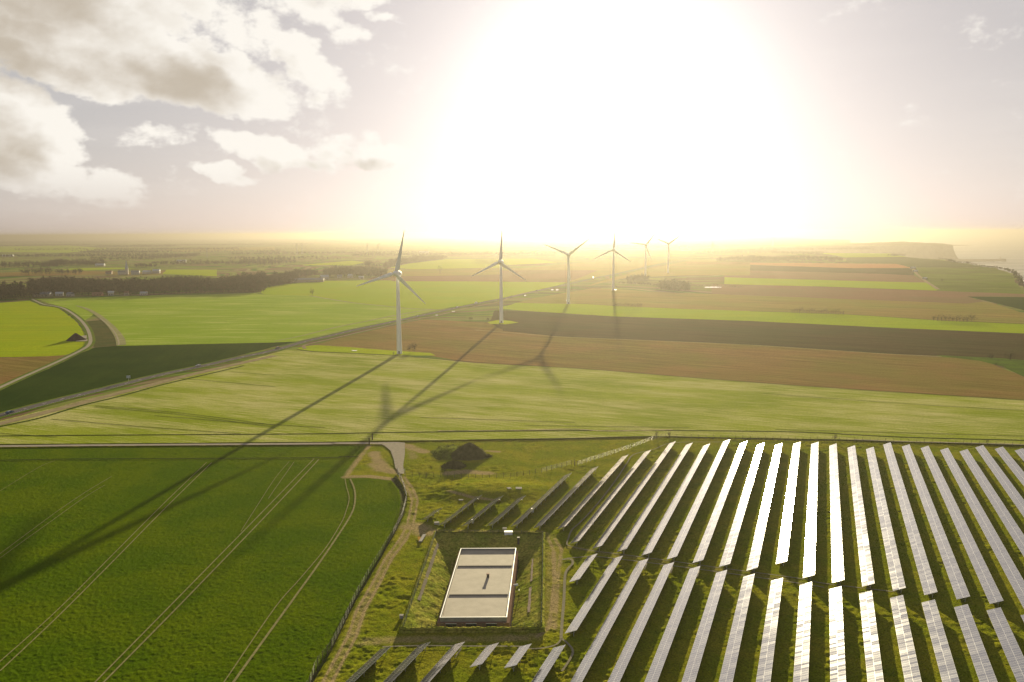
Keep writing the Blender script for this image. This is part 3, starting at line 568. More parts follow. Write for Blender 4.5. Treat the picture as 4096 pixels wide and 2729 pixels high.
TR = [P(8, (1200, 290), (960, 520), (640, 840), (330, 1150), (0, 1445), (-200, 1620)), P(8, (1230, 290), (985, 530), (640, 880), (330, 1190), (0, 1500)), P(8, (1825, 268), (1600, 500), (1060, 1050), (550, 1568), (400, 1720)), P(8, (1853, 272), (1640, 500), (1110, 1050), (600, 1568), (450, 1720)),
      P(5, (262, 385), (270, 430), (286, 500), (262, 590), (240, 640), (150, 785), (0, 965)) + P(8, (1600, 1130), (1300, 1568), (1190, 1720)), P(5, (292, 385), (318, 450), (318, 530), (290, 605), (200, 745), (90, 905), (0, 1030)) + P(8, (1620, 1200), (1355, 1568), (1260, 1720)),
      P(8, (650, 370), (500, 460), (330, 575), (160, 700), (0, 820)), P(8, (610, 420), (480, 500), (270, 650), (130, 750), (0, 845)), P(8, (1680, 285), (1600, 380), (1505, 525), (1400, 690)), P(8, (1710, 285), (1600, 440), (1560, 500)), P(8, (320, 280), (230, 315), (0, 455))]
TW = [.3, .36, .38, .45, .3, .62, .24, .22, .2, .24, .2]
for p_, wd in zip(TR, TW): ribbon('tramline', gp(p_), wd, M_TRAM, -.06, smooth=5)
for p_ in (P(8, (-200, 284), (0, 277), (400, 270), (1000, 267), (1889, 262)) + P(5, (230, 256), (340, 256)),): ribbon('verge', gp(p_), .9, M_DARKLINE, -.05)

# ------------------------------------------------------------------ wind turbines
M_TW = mat('turbine_paint', (.80, .80, .81), .65, .3, vary=.04, vscale=.15)
M_TBLADE = mat('blade_paint', (.80, .79, .78), .55, .4, vary=.05, vscale=.2)
M_DARK = mat('dark_metal', (.05, .05, .055), .5, .5)
HUBZ = 65.0
def blade_mesh():
    v, f = [], []; n = 14; st = [(.9, 1.5, .75, 0), (2.0, 1.9, .8, 10), (3.6, 3.5, .42, 24), (5.5, 3.7, .28, 22), (9, 3.1, .2, 16), (14, 2.5, .17, 11), (20, 1.9, .15, 7), (26, 1.35, .14, 4), (31, .9, .13, 2), (34, .55, .12, 0), (35.3, .16, .2, -2)]
    for z, ch, th, tw in st:
        ct, s_ = math.cos(R(tw)), math.sin(R(tw))
        for i in range(n):
            a = 2 * math.pi * i / n; x = math.cos(a) * .5 * ch; y = math.sin(a) * .5 * ch * th * (1.15 if x < 0 else .75)
            if z > 3: x += ch * .16
            yy = y - (z / 35) ** 2 * .9; v.append((x * ct - yy * s_, x * s_ + yy * ct, z))
    m_ = len(st)
    for k in range(m_ - 1):
        for i in range(n): f.append((k * n + i, k * n + (i + 1) % n, (k + 1) * n + (i + 1) % n, (k + 1) * n + i))
    me = mesh_np('blade', v, f, smooth=True); return me
BLADE = blade_mesh()
def turbine(px, py, phase, label):
    x, y = at(px, py); t = empty('wind_turbine', (x, y, G(y) - .1), label=label, cat='wind turbine', group='white wind turbines in a line along the road')
    if not hasattr(turbine, 'm'):
        bm = bmesh.new(); lathe(bm, [(2.25, 0), (2.2, .4), (2.05, 8), (1.85, 20), (1.6, 36), (1.35, 50), (1.18, HUBZ - 2.2), (1.18, HUBZ - 1.9)], 28); tower = from_bm('tower', bm, True)
        bm = bmesh.new(); lathe(bm, [(3.4, -.3), (3.4, .12), (3.1, .2)], 28); base = from_bm('foundation', bm)
        bm = bmesh.new(); box(bm, -.5, .5, -2.32, -2.1, .4, 2.5); door = from_bm('door', bm)
        bm = bmesh.new(); lathe(bm, [(.4, -5.6), (1.4, -5.2), (2.15, -4.0), (2.6, -2.2), (2.75, 0), (2.72, 1.6), (2.55, 2.5), (2.5, 2.6)], 24); nac = from_bm('nacelle', bm, True)
        bm = bmesh.new(); lathe(bm, [(2.35, 0), (2.38, .9), (2.25, 2.0), (1.75, 3.1), (1.0, 3.8), (.25, 4.1)], 24); hub = from_bm('hub', bm, True)
        bm = bmesh.new(); bar(bm, (0, 0, 0), (0, 0, 1.6), .05); bar(bm, (-.3, 0, 1.3), (.3, 0, 1.3), .04); mast = from_bm('wind_sensor', bm)
        for me in (tower, nac, hub): me.materials.append(M_TW)
        BLADE.materials.append(M_TBLADE); base.materials.append(mat('concrete', (.38, .36, .32), .9, .2, vary=.2, vscale=.5)); door.materials.append(M_DARK); mast.materials.append(M_DARK)
        turbine.m = (tower, base, door, nac, hub, mast)
    tower, base, door, nac, hub, mast = turbine.m
    tw = link('tower', tower, None, t); link('foundation', base, None, t); link('door', door, None, tw)
    yaw = R(-14) ; ax = Vector((math.sin(yaw), -math.cos(yaw), .07)).normalized()     # rotor looks towards the camera's left
    q_ = ax.to_track_quat('Z', 'Y').to_matrix().to_4x4()
    no = link('nacelle', nac, None, t); no.matrix_local = Matrix.Translation((0, 0, HUBZ)) @ q_
    hb = link('hub', hub, None, t); hb.matrix_local = Matrix.Translation(Vector((0, 0, HUBZ)) + ax * 2.7) @ q_
    ms = link('wind_sensor', mast, None, no); ms.matrix_local = q_.inverted() @ Matrix.Translation(-ax * 3.5 + Vector((0, 0, 2.2)))
    side = Vector((0, 0, 1)).cross(ax).normalized()        # seen from the front: right-hand direction
    upb = ax.cross(side)
    for k in range(3):
        a = R(phase + 120 * k); zd = upb * math.cos(a) + side * math.sin(a); yd = -ax; xd = yd.cross(zd)
        m = Matrix((xd, yd, zd)).transposed().to_4x4(); b = link('blade', BLADE, None, t); b.matrix_local = Matrix.Translation(Vector((0, 0, HUBZ)) + ax * 4.3 - zd * 0) @ m
    return t
D_ = 4096 / 2353
for (bx, by), ph, lb in (((918, 813), 12.5, 'nearest and largest white wind turbine, one blade leaning right of upright'),
                         ((1152, 742), 3.5, 'second nearest white wind turbine, on a small green patch by brown soil'),
                         ((1306, 698), 53, 'wind turbine with two raised blades forming a V, behind the yellow green strip'),
                         ((1409, 667), 4, 'slim distant wind turbine with upright blade, fourth in the line'),
                         ((1483, 634), 38, 'hazy far wind turbine rising behind the dark thicket, left blade nearly level'),
                         ((1535, 627), 53, 'farthest and smallest hazy wind turbine at the right end of the line')):
    turbine(bx * D_, by * D_, ph, lb)

# ------------------------------------------------------------------ solar rows
def panel_mat():
    m = bpy.data.materials.new('solar_glass'); m.use_nodes = True; bs = m.node_tree.nodes['Principled BSDF']; t = NT(m.node_tree)
    uv = t.n('ShaderNodeUVMap'); uv.uv_map = 'metres'; sp = t.n('ShaderNodeSeparateXYZ'); t.set(sp.inputs[0], uv.outputs[0])   # x along row, y up the slope, metres
    def line(s, period, wd):
        fr = t.m('FRACT', t.m('DIVIDE', s, period)); d = t.m('MINIMUM', fr, t.m('SUBTRACT', 1.0, fr)); return t.m('LESS_THAN', d, wd / period)
    grid = t.m('MAXIMUM', line(sp.outputs[0], 1.0, .035), line(sp.outputs[1], 1.655, .045))
    cell = t.m('MULTIPLY', t.m('MAXIMUM', line(sp.outputs[0], .1655, .008), line(sp.outputs[1], .1655, .008)), .35)
    idv = t.n('ShaderNodeCombineXYZ'); t.set(idv.inputs[0], t.m('FLOOR', sp.outputs[0])); t.set(idv.inputs[1], t.m('FLOOR', t.m('DIVIDE', sp.outputs[1], 1.655)))
    oi = t.n('ShaderNodeObjectInfo'); t.set(idv.inputs[2], t.m('MULTIPLY', oi.outputs['Random'], 91.7))
    wn_ = t.n('ShaderNodeTexWhiteNoise', noise_dimensions='3D'); t.set(wn_.inputs['Vector'], idv.outputs[0]); sc_ = t.n('ShaderNodeSeparateColor'); t.set(sc_.inputs[0], wn_.outputs['Color'])
    base = t.mixc(cell, (.012, .016, .035, 1), (.10, .11, .13, 1)); base = t.mixc(t.m('MULTIPLY', sc_.outputs[0], .5), base, (.030, .026, .034, 1)); base = t.mixc(grid, base, (.40, .39, .38, 1)); t.set(bs.inputs['Base Color'], base)
    t.set(bs.inputs['Roughness'], t.m('ADD', t.m('ADD', .07, t.m('MULTIPLY', sc_.outputs[1], .05)), t.m('MULTIPLY', grid, .04))); bs.inputs['IOR'].default_value = 4.2
    vs_ = t.n('ShaderNodeVectorMath', operation='SUBTRACT'); t.set(vs_.inputs[0], wn_.outputs['Color']); vs_.inputs[1].default_value = (.5, .5, .5)
    sc2 = t.n('ShaderNodeVectorMath', operation='SCALE'); t.set(sc2.inputs[0], vs_.outputs[0]); sc2.inputs[3].default_value = .014
    ge = t.n('ShaderNodeNewGeometry'); ad = t.n('ShaderNodeVectorMath', operation='ADD'); t.set(ad.inputs[0], ge.outputs['Normal']); t.set(ad.inputs[1], sc2.outputs[0])
    nm = t.n('ShaderNodeVectorMath', operation='NORMALIZE'); t.set(nm.inputs[0], ad.outputs[0]); t.set(bs.inputs['Normal'], nm.outputs[0]); return m
M_GLASS = panel_mat(); M_BACK = mat('panel_back', (.42, .42, .44), .6, .3); M_GALV = mat('galvanised_steel', (.55, .55, .54), .45, .5, metal=.4)
ZL, ZH, WD = .4, 1.8, 3.02
rdir = Vector((math.sin(ROWDIR), math.cos(ROWDIR))); ndir = Vector((math.cos(ROWDIR), -math.sin(ROWDIR)))
SL = math.hypot(WD, ZH - ZL)
def panel_mesh(L):
    # local: x across (low at -WD, high at 0), y along, z up
    v = [(-WD, 0, ZL), (0, 0, ZH), (0, L, ZH), (-WD, L, ZL)]; th = .05; nx, nz = (ZH - ZL) / SL * th, -WD / SL * th
    v += [(x + nx, y, z + nz) for x, y, z in v]; f = [(0, 1, 2, 3), (7, 6, 5, 4), (0, 4, 5, 1), (1, 5, 6, 2), (2, 6, 7, 3), (3, 7, 4, 0)]
    me = mesh_np('panels', v, f); me.materials.append(M_GLASS); me.materials.append(M_BACK); me.materials.append(M_GALV)
    uvl = me.uv_layers.new(name='metres')
    for p in me.polygons:
        p.material_index = 0 if p.index == 0 else (1 if p.index == 1 else 2)
        for li in p.loop_indices:
            c = me.vertices[me.loops[li].vertex_index].co; uvl.data[li].uv = (c.y + .5 * 0, (c.x + WD) / WD * 3.31 if SL else 0)
    return me
def support_mesh():
    bm = bmesh.new(); xm = -WD * .32; zm = ZL + (ZH - ZL) * (1 - .32) - .12
    box(bm, xm - .06, xm + .06, -.05, .05, -.6, zm)
    bar(bm, (xm + .02, 0, .35), (-.35, 0, ZH - .28), .045, 4); bar(bm, (xm - .02, 0, .35), (-WD + .7, 0, ZL + .16), .045, 4)
    bar(bm, (-WD + .15, 0, ZL - .04), (-.12, 0, ZH - .17), .05, 4)
    return from_bm('support', bm)
SUP = support_mesh(); SUP.materials.append(M_GALV)
def solar_row(u, w0, w1, label, group):
    o = ndir * u + rdir * w0; L = round(w1 - w0)
    t = empty('solar_row', (o.x, o.y, 0), -ROWDIR, label=label, cat='solar panel row', group=group)
    link('panels', panel_mesh(L), None, t)
    bm = bmesh.new()
    for fx in (.16, .40, .62, .86): box(bm, -WD * fx - .03, -WD * fx + .03, .15, L - .15, ZH - (ZH - ZL) * fx - .16, ZH - (ZH - ZL) * fx - .07)
    rl = from_bm('rails', bm); link('rails', rl, M_GALV, t)
    n = max(2, int(round((L - 1.6) / 4.9)) + 1)
    for i in range(n): s_ = link('support', SUP, None, t); s_.location = (0, .8 + (L - 1.6) * i / (n - 1), 0)
    return t
def uw(p, z): x, y = at(p[0], p[1], z); return Vector((x, y)).dot(ndir), Vector((x, y)).dot(rdir)
FN = P(9, (300, 405), (538, 480), (850, 490), (1175, 490), (1497, 490), (1815, 515), (2130, 530)) + P(6, (280, 725), (420, 755), (567, 775), (718, 797), (867, 820), (1025, 842), (1183, 865), (1345, 888), (1523, 847)) + P(7, (160, 932), (332, 960), (512, 983), (693, 1008), (880, 1033), (1072, 1059), (1268, 1085), (1467, 1112))
FF = P(9, (575, 235), (1112, 65), (1405, 72), (1697, 82)) + P(6, (283, 292), (445, 253), (630, 180), (767, 153), (915, 97), (1018, 107), (1125, 112), (1248, 88), (1352, 100), (1457, 110), (1572, 112)) + P(7, (158, 100), (267, 103), (377, 113), (488, 123), (603, 133), (710, 107), (822, 117), (937, 127), (1055, 138), (1173, 148), (1270, 122), (1385, 132), (1507, 142))
ORD = 'first second third fourth fifth sixth seventh eighth ninth tenth eleventh twelfth thirteenth fourteenth fifteenth sixteenth seventeenth eighteenth nineteenth twentieth twenty-first twenty-second twenty-third twenty-fourth twenty-fifth twenty-sixth twenty-seventh twenty-eighth twenty-ninth thirtieth'.split()
us = [uw(p, ZH)[0] for p in FF]; A_ = np.polyfit(range(len(us)), us, 1)
print('row spacing', A_, 'max dev', max(abs(np.polyval(A_, i) - u) for i, u in enumerate(us)))
for i in range(len(FF)):
    u = float(np.polyval(A_, i)); w1 = uw(FF[i], ZH)[1] if i < len(FF) else uw(FF[-1], ZH)[1]; w0 = uw(FN[i], ZL)[1] if i < len(FN) else 227.0
    look = ('shortest dark solar row nearest the curving track, leftmost of the far block' if i == 0 else
            f'short dark solar row behind the sunken building, {ORD[i]} from left in far block' if i < 4 else
            f'slanting solar row with visible legs, {ORD[i]} from the left in the far block' if i < 7 else
            f'long pale reflecting solar row, {ORD[i]} from left in the far block' if i < 14 else
            f'solar row blazing with sun glint, {ORD[i]} from left in the far block' if i < 18 else
            f'long white solar row leaning left, {ORD[i]} from the left in the far block' )
    solar_row(u, w0, w1, look, 'solar panel rows of the far block')
BF = P(6, (438, 780), (598, 793), (752, 815), (908, 838), (1068, 860), (1235, 883), (1403, 907)) + P(7, (50, 930), (228, 956), (410, 982), (592, 1008), (782, 1034), (972, 1062), (1170, 1089), (1375, 1116), (1580, 1143))
ub = [uw(p, ZH)[0] for p in BF]; B_ = np.polyfit(range(len(ub)), ub, 1)
for i, p in enumerate(BF):
    w0 = {0: uw(P(6, (262, 957))[0], ZL)[1], 1: uw(P(6, (237, 1270))[0], ZL)[1]}.get(i, 112.0)
    lb = ('short pale solar row beside the narrow path fork, leftmost of the near block' if i == 0 else 'solar row ending just above the path fork, second from left in the near block' if i == 1 else
          f'{"pale" if i < 7 else "white"} solar row cut off by picture bottom, {ORD[i]} from left in near block')
    solar_row(float(np.polyval(B_, i)), w0, uw(p, ZH)[1], lb, 'solar panel rows of the near right block')
CF = P(5, (527, 1362), (760, 1332), (955, 1337), (1153, 1343), (1346, 1345), (1548, 1345)); CN = {3: P(5, (990, 1482))[0], 4: P(5, (1197, 1490))[0]}
CL = ['dark solar row with light grid lines, leftmost row below the sunken building', 'dark gridded solar row, second from the left below the sunken building', 'brownish solar row with a loose pole beside it, third from left below the building',
      'short pale solar table directly below the building front, left of two', 'short pale solar table below the building front, right of two', 'pale solar row below the curved path, rightmost of the six below the building']
for i, p in enumerate(CF):
    w0 = uw(CN[i], ZL)[1] if i in CN else 112.0
    solar_row(uw(p, ZH)[0], w0, uw(p, ZH)[1], CL[i], 'solar panel rows below the sunken building')

# ------------------------------------------------------------------ the pit and its building
M_BANK = grass_mat('bank_grass', [(.12, .14, .018), (.19, .175, .035), (.085, .08, .018)], (.20, .16, .09), big=7, fine=1.3)
def ring(quad, n=26, jit=.0, z=0, seed=0):
    out = []
    for i in range(4):
        (x, y), (x2, y2) = quad[i], quad[(i + 1) % 4]
        for j in range(n):
            t = j / n; px, py = x + (x2 - x) * t, y + (y2 - y) * t; e = mnoise.noise(Vector((px * .5, py * .5, seed))); e2 = mnoise.noise(Vector((px * .9, py * .9, seed + 7)))
            out.append((px + e * jit, py + e2 * jit, z + e * jit * .8))
    return out
def grow(quad, d):
    cx, cy = sum(p[0] for p in quad) / 4, sum(p[1] for p in quad) / 4; return [(x + math.copysign(d, x - cx), y + math.copysign(d, y - cy)) for x, y in quad]
def lerpq(a, b, t): return [(x + (x2 - x) * t, y + (y2 - y) * t) for (x, y), (x2, y2) in zip(a, b)]
ROOFZ = .7
RQ = gp(P(5, (940, 790), (1252, 795), (1197, 1192), (820, 1187)), ROOFZ)      # far-left, far-right, near-right, near-left
RQ = [(RQ[0][0], (RQ[0][1] + RQ[1][1]) / 2), (RQ[1][0], (RQ[0][1] + RQ[1][1]) / 2), (RQ[2][0], (RQ[2][1] + RQ[3][1]) / 2), (RQ[3][0], (RQ[2][1] + RQ[3][1]) / 2)]
BASEQ = grow(RQ, 1.1); FL = -3.4
rings = [ring(grow(PIT, 1.3), z=-.9), ring(grow(PIT, .75), jit=.12, z=.05, seed=1), ring(grow(PIT, .2), jit=.2, z=.85, seed=2), ring(grow(PIT, -.9), jit=.22, z=.6, seed=3)]
inner0 = grow(PIT, -1.5)
for t in (.15, .32, .5, .68, .85): rings.append(ring(lerpq(inner0, BASEQ, t), jit=.28, z=.75 + (FL - .75) * t, seed=4 + t))
rings.append(ring(BASEQ, z=FL))
v, f = [], []; N = len(rings[0])
for k, r_ in enumerate(rings):
    v += r_
    if k:
        for i in range(N): f.append(((k - 1) * N + i, (k - 1) * N + (i + 1) % N, k * N + (i + 1) % N, k * N + i))
me = mesh_np('embankment', v, f, smooth=True); bm = bmesh.new(); bm.from_mesh(me); bmesh.ops.subdivide_edges(bm, edges=bm.edges[:], cuts=3, use_grid_fill=True)
for vt in bm.verts:
    e = mnoise.fractal(vt.co * 1.1, .7, 2, 3) * .16; vt.co.z += e; vt.co.x += e * .4
bm.to_mesh(me); bm.free()
for p in me.polygons: p.use_smooth = True
o = link('embankment', me, M_BANK); o['kind'] = 'structure'
bm = bmesh.new(); bm.faces.new([bm.verts.new((x, y, FL + .02)) for x, y in grow(BASEQ, .6)][::-1]); o = link('pit_floor', from_bm('pit_floor', bm), mat('pit_floor', (.05, .047, .04), .95, .1, vary=.3, vscale=.6)); o['kind'] = 'structure'
# worn strips on the side slopes
def slope_strip(name, t0, pts, wd, m, side):
    v, f = [], []; inn = inner0
    for i, s_ in enumerate(pts):
        for d in (-wd, wd):
            t = t0 + d; a, b = (inn[0], inn[3]) if side == 'l' else (inn[1], inn[2]); a2, b2 = (BASEQ[0], BASEQ[3]) if side == 'l' else (BASEQ[1], BASEQ[2])
            p1 = (a[0] + (b[0] - a[0]) * s_, a[1] + (b[1] - a[1]) * s_); p2 = (a2[0] + (b2[0] - a2[0]) * s_, a2[1] + (b2[1] - a2[1]) * s_)
            jn = mnoise.noise(Vector((s_ * 23, d * 40, 2))) * .02
            v.append((p1[0] + (p2[0] - p1[0]) * (t + jn), p1[1] + (p2[1] - p1[1]) * (t + jn), .75 + (FL - .75) * (t + jn) + .22))
        if i: f.append((2 * i - 2, 2 * i - 1, 2 * i + 1, 2 * i))
    o = link(name, mesh_np(name, v, f), m); o['kind'] = 'structure'
slope_strip('path', .30, [i / 40 for i in range(3, 30)], .045, mat('slope_dirt', (.20, .175, .13), .95, .1, vary=.3, vscale=1), 'l')
M_CHALK = mat('chalk_rubble', (.36, .29, .22), .95, .1, vary=.5, vscale=1.2)
slope_strip('rubble_strip', .5, [i / 60 for i in range(12, 30)], .03, M_CHALK, 'r'); slope_strip('rubble_strip', .52, [i / 60 for i in range(33, 50)], .04, M_CHALK, 'r')
bd = empty('sunken_building', ((RQ[0][0] + RQ[1][0]) / 2, (RQ[0][1] + RQ[2][1]) / 2, FL), label='flat-roofed building sunk in a grassy pit, pale roof in three sections', cat='building')
bo = Vector(bd.location)
def loc(quad): return [(x - bo.x, y - bo.y) for x, y in quad]
def prism(bm, quad, z0, z1):
    a = [bm.verts.new((x, y, z0 - bo.z)) for x, y in quad]; b = [bm.verts.new((x, y, z1 - bo.z)) for x, y in quad]
    for i in range(4): bm.faces.new((a[i], a[(i + 1) % 4], b[(i + 1) % 4], b[i]))
    bm.faces.new(a[::-1]); bm.faces.new(b)
RQL = loc(RQ); M_WALL = mat('rendered_wall', (.20, .13, .10), .9, .2, vary=.3, vscale=.4); M_RIM = mat('white_coping', (.72, .72, .70), .5, .4, vary=.06, vscale=.5)
M_ROOF = mat('roof_membrane', (.36, .315, .25), .85, .25, vary=.2, vscale=.3); M_FASC = mat('concrete_fascia', (.26, .26, .25), .85, .2, vary=.35, vscale=.5)
wallq = grow(RQL, -.9)
bm = bmesh.new(); prism(bm, wallq, FL, ROOFZ - 1.15); wl = link('wall', from_bm('wall', bm), M_WALL, bd)
for k in range(3):
    bm = bmesh.new(); x0 = wallq[3][0] + 2.2 + k * 5.1; yb = wallq[3][1]; box(bm, x0, x0 + 2.6, yb - .06, yb + .05, 1.65, 2.75); wi = link('window', from_bm('window', bm), mat('dark_glass', (.02, .022, .025), .15, .6), wl)
    bm = bmesh.new(); box(bm, x0 - .1, x0 + 2.7, yb - .09, yb - .01, 1.55, 1.65); box(bm, x0 - .1, x0 + 2.7, yb - .09, yb - .01, 2.75, 2.85); link('frame', from_bm('frame', bm), M_RIM, wi)
bm = bmesh.new(); box(bm, wallq[1][0] - .03, wallq[1][0] + .06, -3, -1.8, 0, 2.1); link('door', from_bm('door', bm), M_DARK, bd)
bm = bmesh.new(); prism(bm, RQL, ROOFZ - 1.15, ROOFZ - .45); rf = link('roof', from_bm('roof', bm), M_ROOF, bd)
bm = bmesh.new(); inn = grow(RQL, -.22)
for i in range(4):
    a, b = RQL[i], RQL[(i + 1) % 4]; c, d = inn[(i + 1) % 4], inn[i]
    for z0, z1 in ((ROOFZ - 1.152, ROOFZ),):
        va = [bm.verts.new((p[0], p[1], z0 - bo.z)) for p in (a, b, c, d)]; vb = [bm.verts.new((p[0], p[1], z1 - bo.z)) for p in (a, b, c, d)]
        for e in range(4): bm.faces.new((va[e], va[(e + 1) % 4], vb[(e + 1) % 4], vb[e]))
        bm.faces.new(vb)
link('parapet', from_bm('parapet', bm), M_FASC, rf)
bm = bmesh.new()
oc, ic = grow(RQL, .06), grow(RQL, -.30)
for i in range(4):
    a, b, c, d = oc[i], oc[(i + 1) % 4], ic[(i + 1) % 4], ic[i]; va = [bm.verts.new((p[0], p[1], ROOFZ - bo.z + .003)) for p in (a, b, c, d)]; vb = [bm.verts.new((p[0], p[1], ROOFZ - bo.z + .09)) for p in (a, b, c, d)]
    for e in range(4): bm.faces.new((va[e], va[(e + 1) % 4], vb[(e + 1) % 4], vb[e]))
    bm.faces.new(vb)
link('coping', from_bm('coping', bm), M_RIM, rf)
zr = ROOFZ - .45 - bo.z
for k, (t, wd) in enumerate(((.275, .34), (.70, .34))):        # raised expansion upstands across the roof
    bm = bmesh.new(); xl, xr = RQL[0][0] + (RQL[3][0] - RQL[0][0]) * t + .32, RQL[1][0] + (RQL[2][0] - RQL[1][0]) * t - .32; yy = RQL[0][1] + (RQL[3][1] - RQL[0][1]) * t
    box(bm, xl, xr, yy - wd / 2, yy + wd / 2, zr + .003, zr + .22); link('roof_upstand', from_bm('roof_upstand', bm), mat('upstand_felt', (.20, .185, .16), .9, .2, vary=.1), rf)
cx, cy = at(*P(5, (1093, 958))[0], ROOFZ - .45); bm = bmesh.new(); lx, ly = cx - bo.x, cy - bo.y
box(bm, lx - .36, lx + .36, ly - .36, ly + .36, zr + .003, zr + 1.0); ch = link('roof_vent', from_bm('roof_vent', bm), mat('dark_vent', (.09, .075, .065), .8, .3), rf)
bm = bmesh.new(); box(bm, lx - .46, lx + .46, ly - .46, ly + .46, zr + 1.003, zr + 1.12); link('vent_cap', from_bm('vent_cap', bm), mat('rusty_cap', (.22, .12, .08), .8, .3), ch)
bm = bmesh.new()
for i, n_ in enumerate((.33, .5, .62, .86)):
    xx = RQL[0][0] + .5 + (RQL[1][0] - RQL[0][0] - 1) * n_
    box(bm, RQL[3][0] + .4, RQL[3][0] + .46, RQL[3][1] + 2 + i * 9, RQL[3][1] + 8 + i * 9, zr + .003, zr + .03)
link('drain_strip', from_bm('drain_strip', bm), M_WALL, rf)
px_, py_ = at(*P(5, (1238, 996))[0], -.2); bm = bmesh.new(); bar(bm, (RQL[1][0] - .9, py_ - bo.y, 2.6), (px_ - bo.x + 1.4, py_ - bo.y, 2.9), .32, 12); link('duct', from_bm('duct', bm), M_RIM, bd)

# ------------------------------------------------------------------ fences
M_WOOD = mat('grey_wood_post', (.14, .12, .09), .9, .2, vary=.3, vscale=2); M_WIRE = mat('fence_wire', (.16, .16, .13), .6, .4); M_GWIRE = mat('green_wire', (.05, .09, .05), .6, .4)
def fence(name, pts, h, step, label, cat='fence', wires=3, pr=.07, pm=None, wm=None, group=None, wr=.022):
    ps = [Vector(p) for p in pts]; o0 = ps[0]; t = empty(name, (o0.x, o0.y, G(o0.y)), label=label, cat=cat, group=group)
    bm = bmesh.new(); bar(bm, (0, 0, -.8), (0, 0, h), pr, 5); pm_ = from_bm('post', bm); pm_.materials.append(pm or M_WOOD)
    total = sum((b - a).length for a, b in zip(ps, ps[1:])); step = max(step, total / 98)
    def pos(s):
        for a, b in zip(ps, ps[1:]):
            L = (b - a).length
            if s <= L + 1e-6: return a.lerp(b, s / L)
            s -= L
        return ps[-1]
    n = int(total / step) + 1; pp = [pos(i * total / (n - 1)) for i in range(n)]
    for p in pp: q_ = link('post', pm_, None, t); q_.location = (p.x - o0.x, p.y - o0.y, G(p.y) - G(o0.y)); q_.rotation_euler = (random.uniform(-.04, .04), random.uniform(-.04, .04), 0)
    bm = bmesh.new()
    for k in range(wires):
        z = h * (k + .6) / wires
        for a, b in zip(pp, pp[1:]): bar(bm, (a.x - o0.x, a.y - o0.y, G(a.y) - G(o0.y) + z), (b.x - o0.x, b.y - o0.y, G(b.y) - G(o0.y) + z), wr, 3, cap=False)
    link('wire', from_bm('wire', bm), wm or M_WIRE, t); return t
fence('wire_fence', gp(P(5, (568, 352), (600, 420), (622, 497), (594, 605), (545, 705), (482, 805), (390, 960), (322, 1080), (250, 1235), (182, 1368), (92, 1480), (64, 1568), (10, 1660))), 1.9, 2.6, 'long curving post and wire fence between the green crop field and the dirt track', wires=4, wr=.018, pr=.09)
fence('wire_fence', gp(P(5, (612, 372), (700, 372), (940, 376), (1090, 380), (1230, 376), (1400, 348), (1599, 296)) + P(6, (300, 252), (640, 142), (790, 86), (880, 66))), 1.8, 2.8, 'wire fence running right from the gate past the dark earth heap', wires=4)
fence('wire_fence', gp(P(6, (880, 74), (1300, 86), (1676, 97)) + P(7, (400, 95), (800, 107), (1200, 117), (1518, 130), (1700, 137))), 1.8, 3.4, 'wire fence along the top of the solar farm below the pale field', wires=3)
PF = grow(PIT, -.1)
fence('mesh_fence', PF + [PF[0]], 1.7, 2.5, 'green mesh fence on the rim of the pit around the sunken building', wires=4, pr=.05, pm=M_GWIRE, wm=M_GWIRE)
ga, gb = gp(P(5, (570, 355), (610, 358))); gt = empty('field_gate', (ga[0], ga[1], 0), label='open-barred grey metal gate where the gravel apron meets the solar farm track', cat='gate'); gv = Vector((gb[0] - ga[0], gb[1] - ga[1], 0))
bm = bmesh.new(); bar(bm, (0, 0, -.6), (0, 0, 2.2), .1, 6); link('post', from_bm('post', bm), M_GALV, gt); bm = bmesh.new(); bar(bm, gv + Vector((0, 0, -.6)), gv + Vector((0, 0, 2.2)), .1, 6); link('post', from_bm('post', bm), M_GALV, gt)
bm = bmesh.new()
for z in (.3, .7, 1.1, 1.5, 1.9): bar(bm, gv * .02 + Vector((0, 0, z)), gv * .98 + Vector((0, 0, z)), .035, 4)
link('gate_leaf', from_bm('gate_leaf', bm), M_GALV, gt)
for k_, (p_, lb, h_) in enumerate((((403, 184), 'dark wooden post at the lower side of the farm track end', 2.6), ((421, 160), 'dark wooden post with a broken top beyond the farm track end', 2.8))):
    x, y = at(*P(5, p_)[0]); bm = bmesh.new(); box(bm, -.22, .22, -.22, .22, -.5, h_); box(bm, -.12, .2, -.14, .12, h_ + .002, h_ + .35); o = link('gate_post', from_bm('gate_post', bm), mat('tarred_wood', (.05, .042, .035), .9, .2)); o.location = (x, y, G(y)); tag(o, lb, 'post')

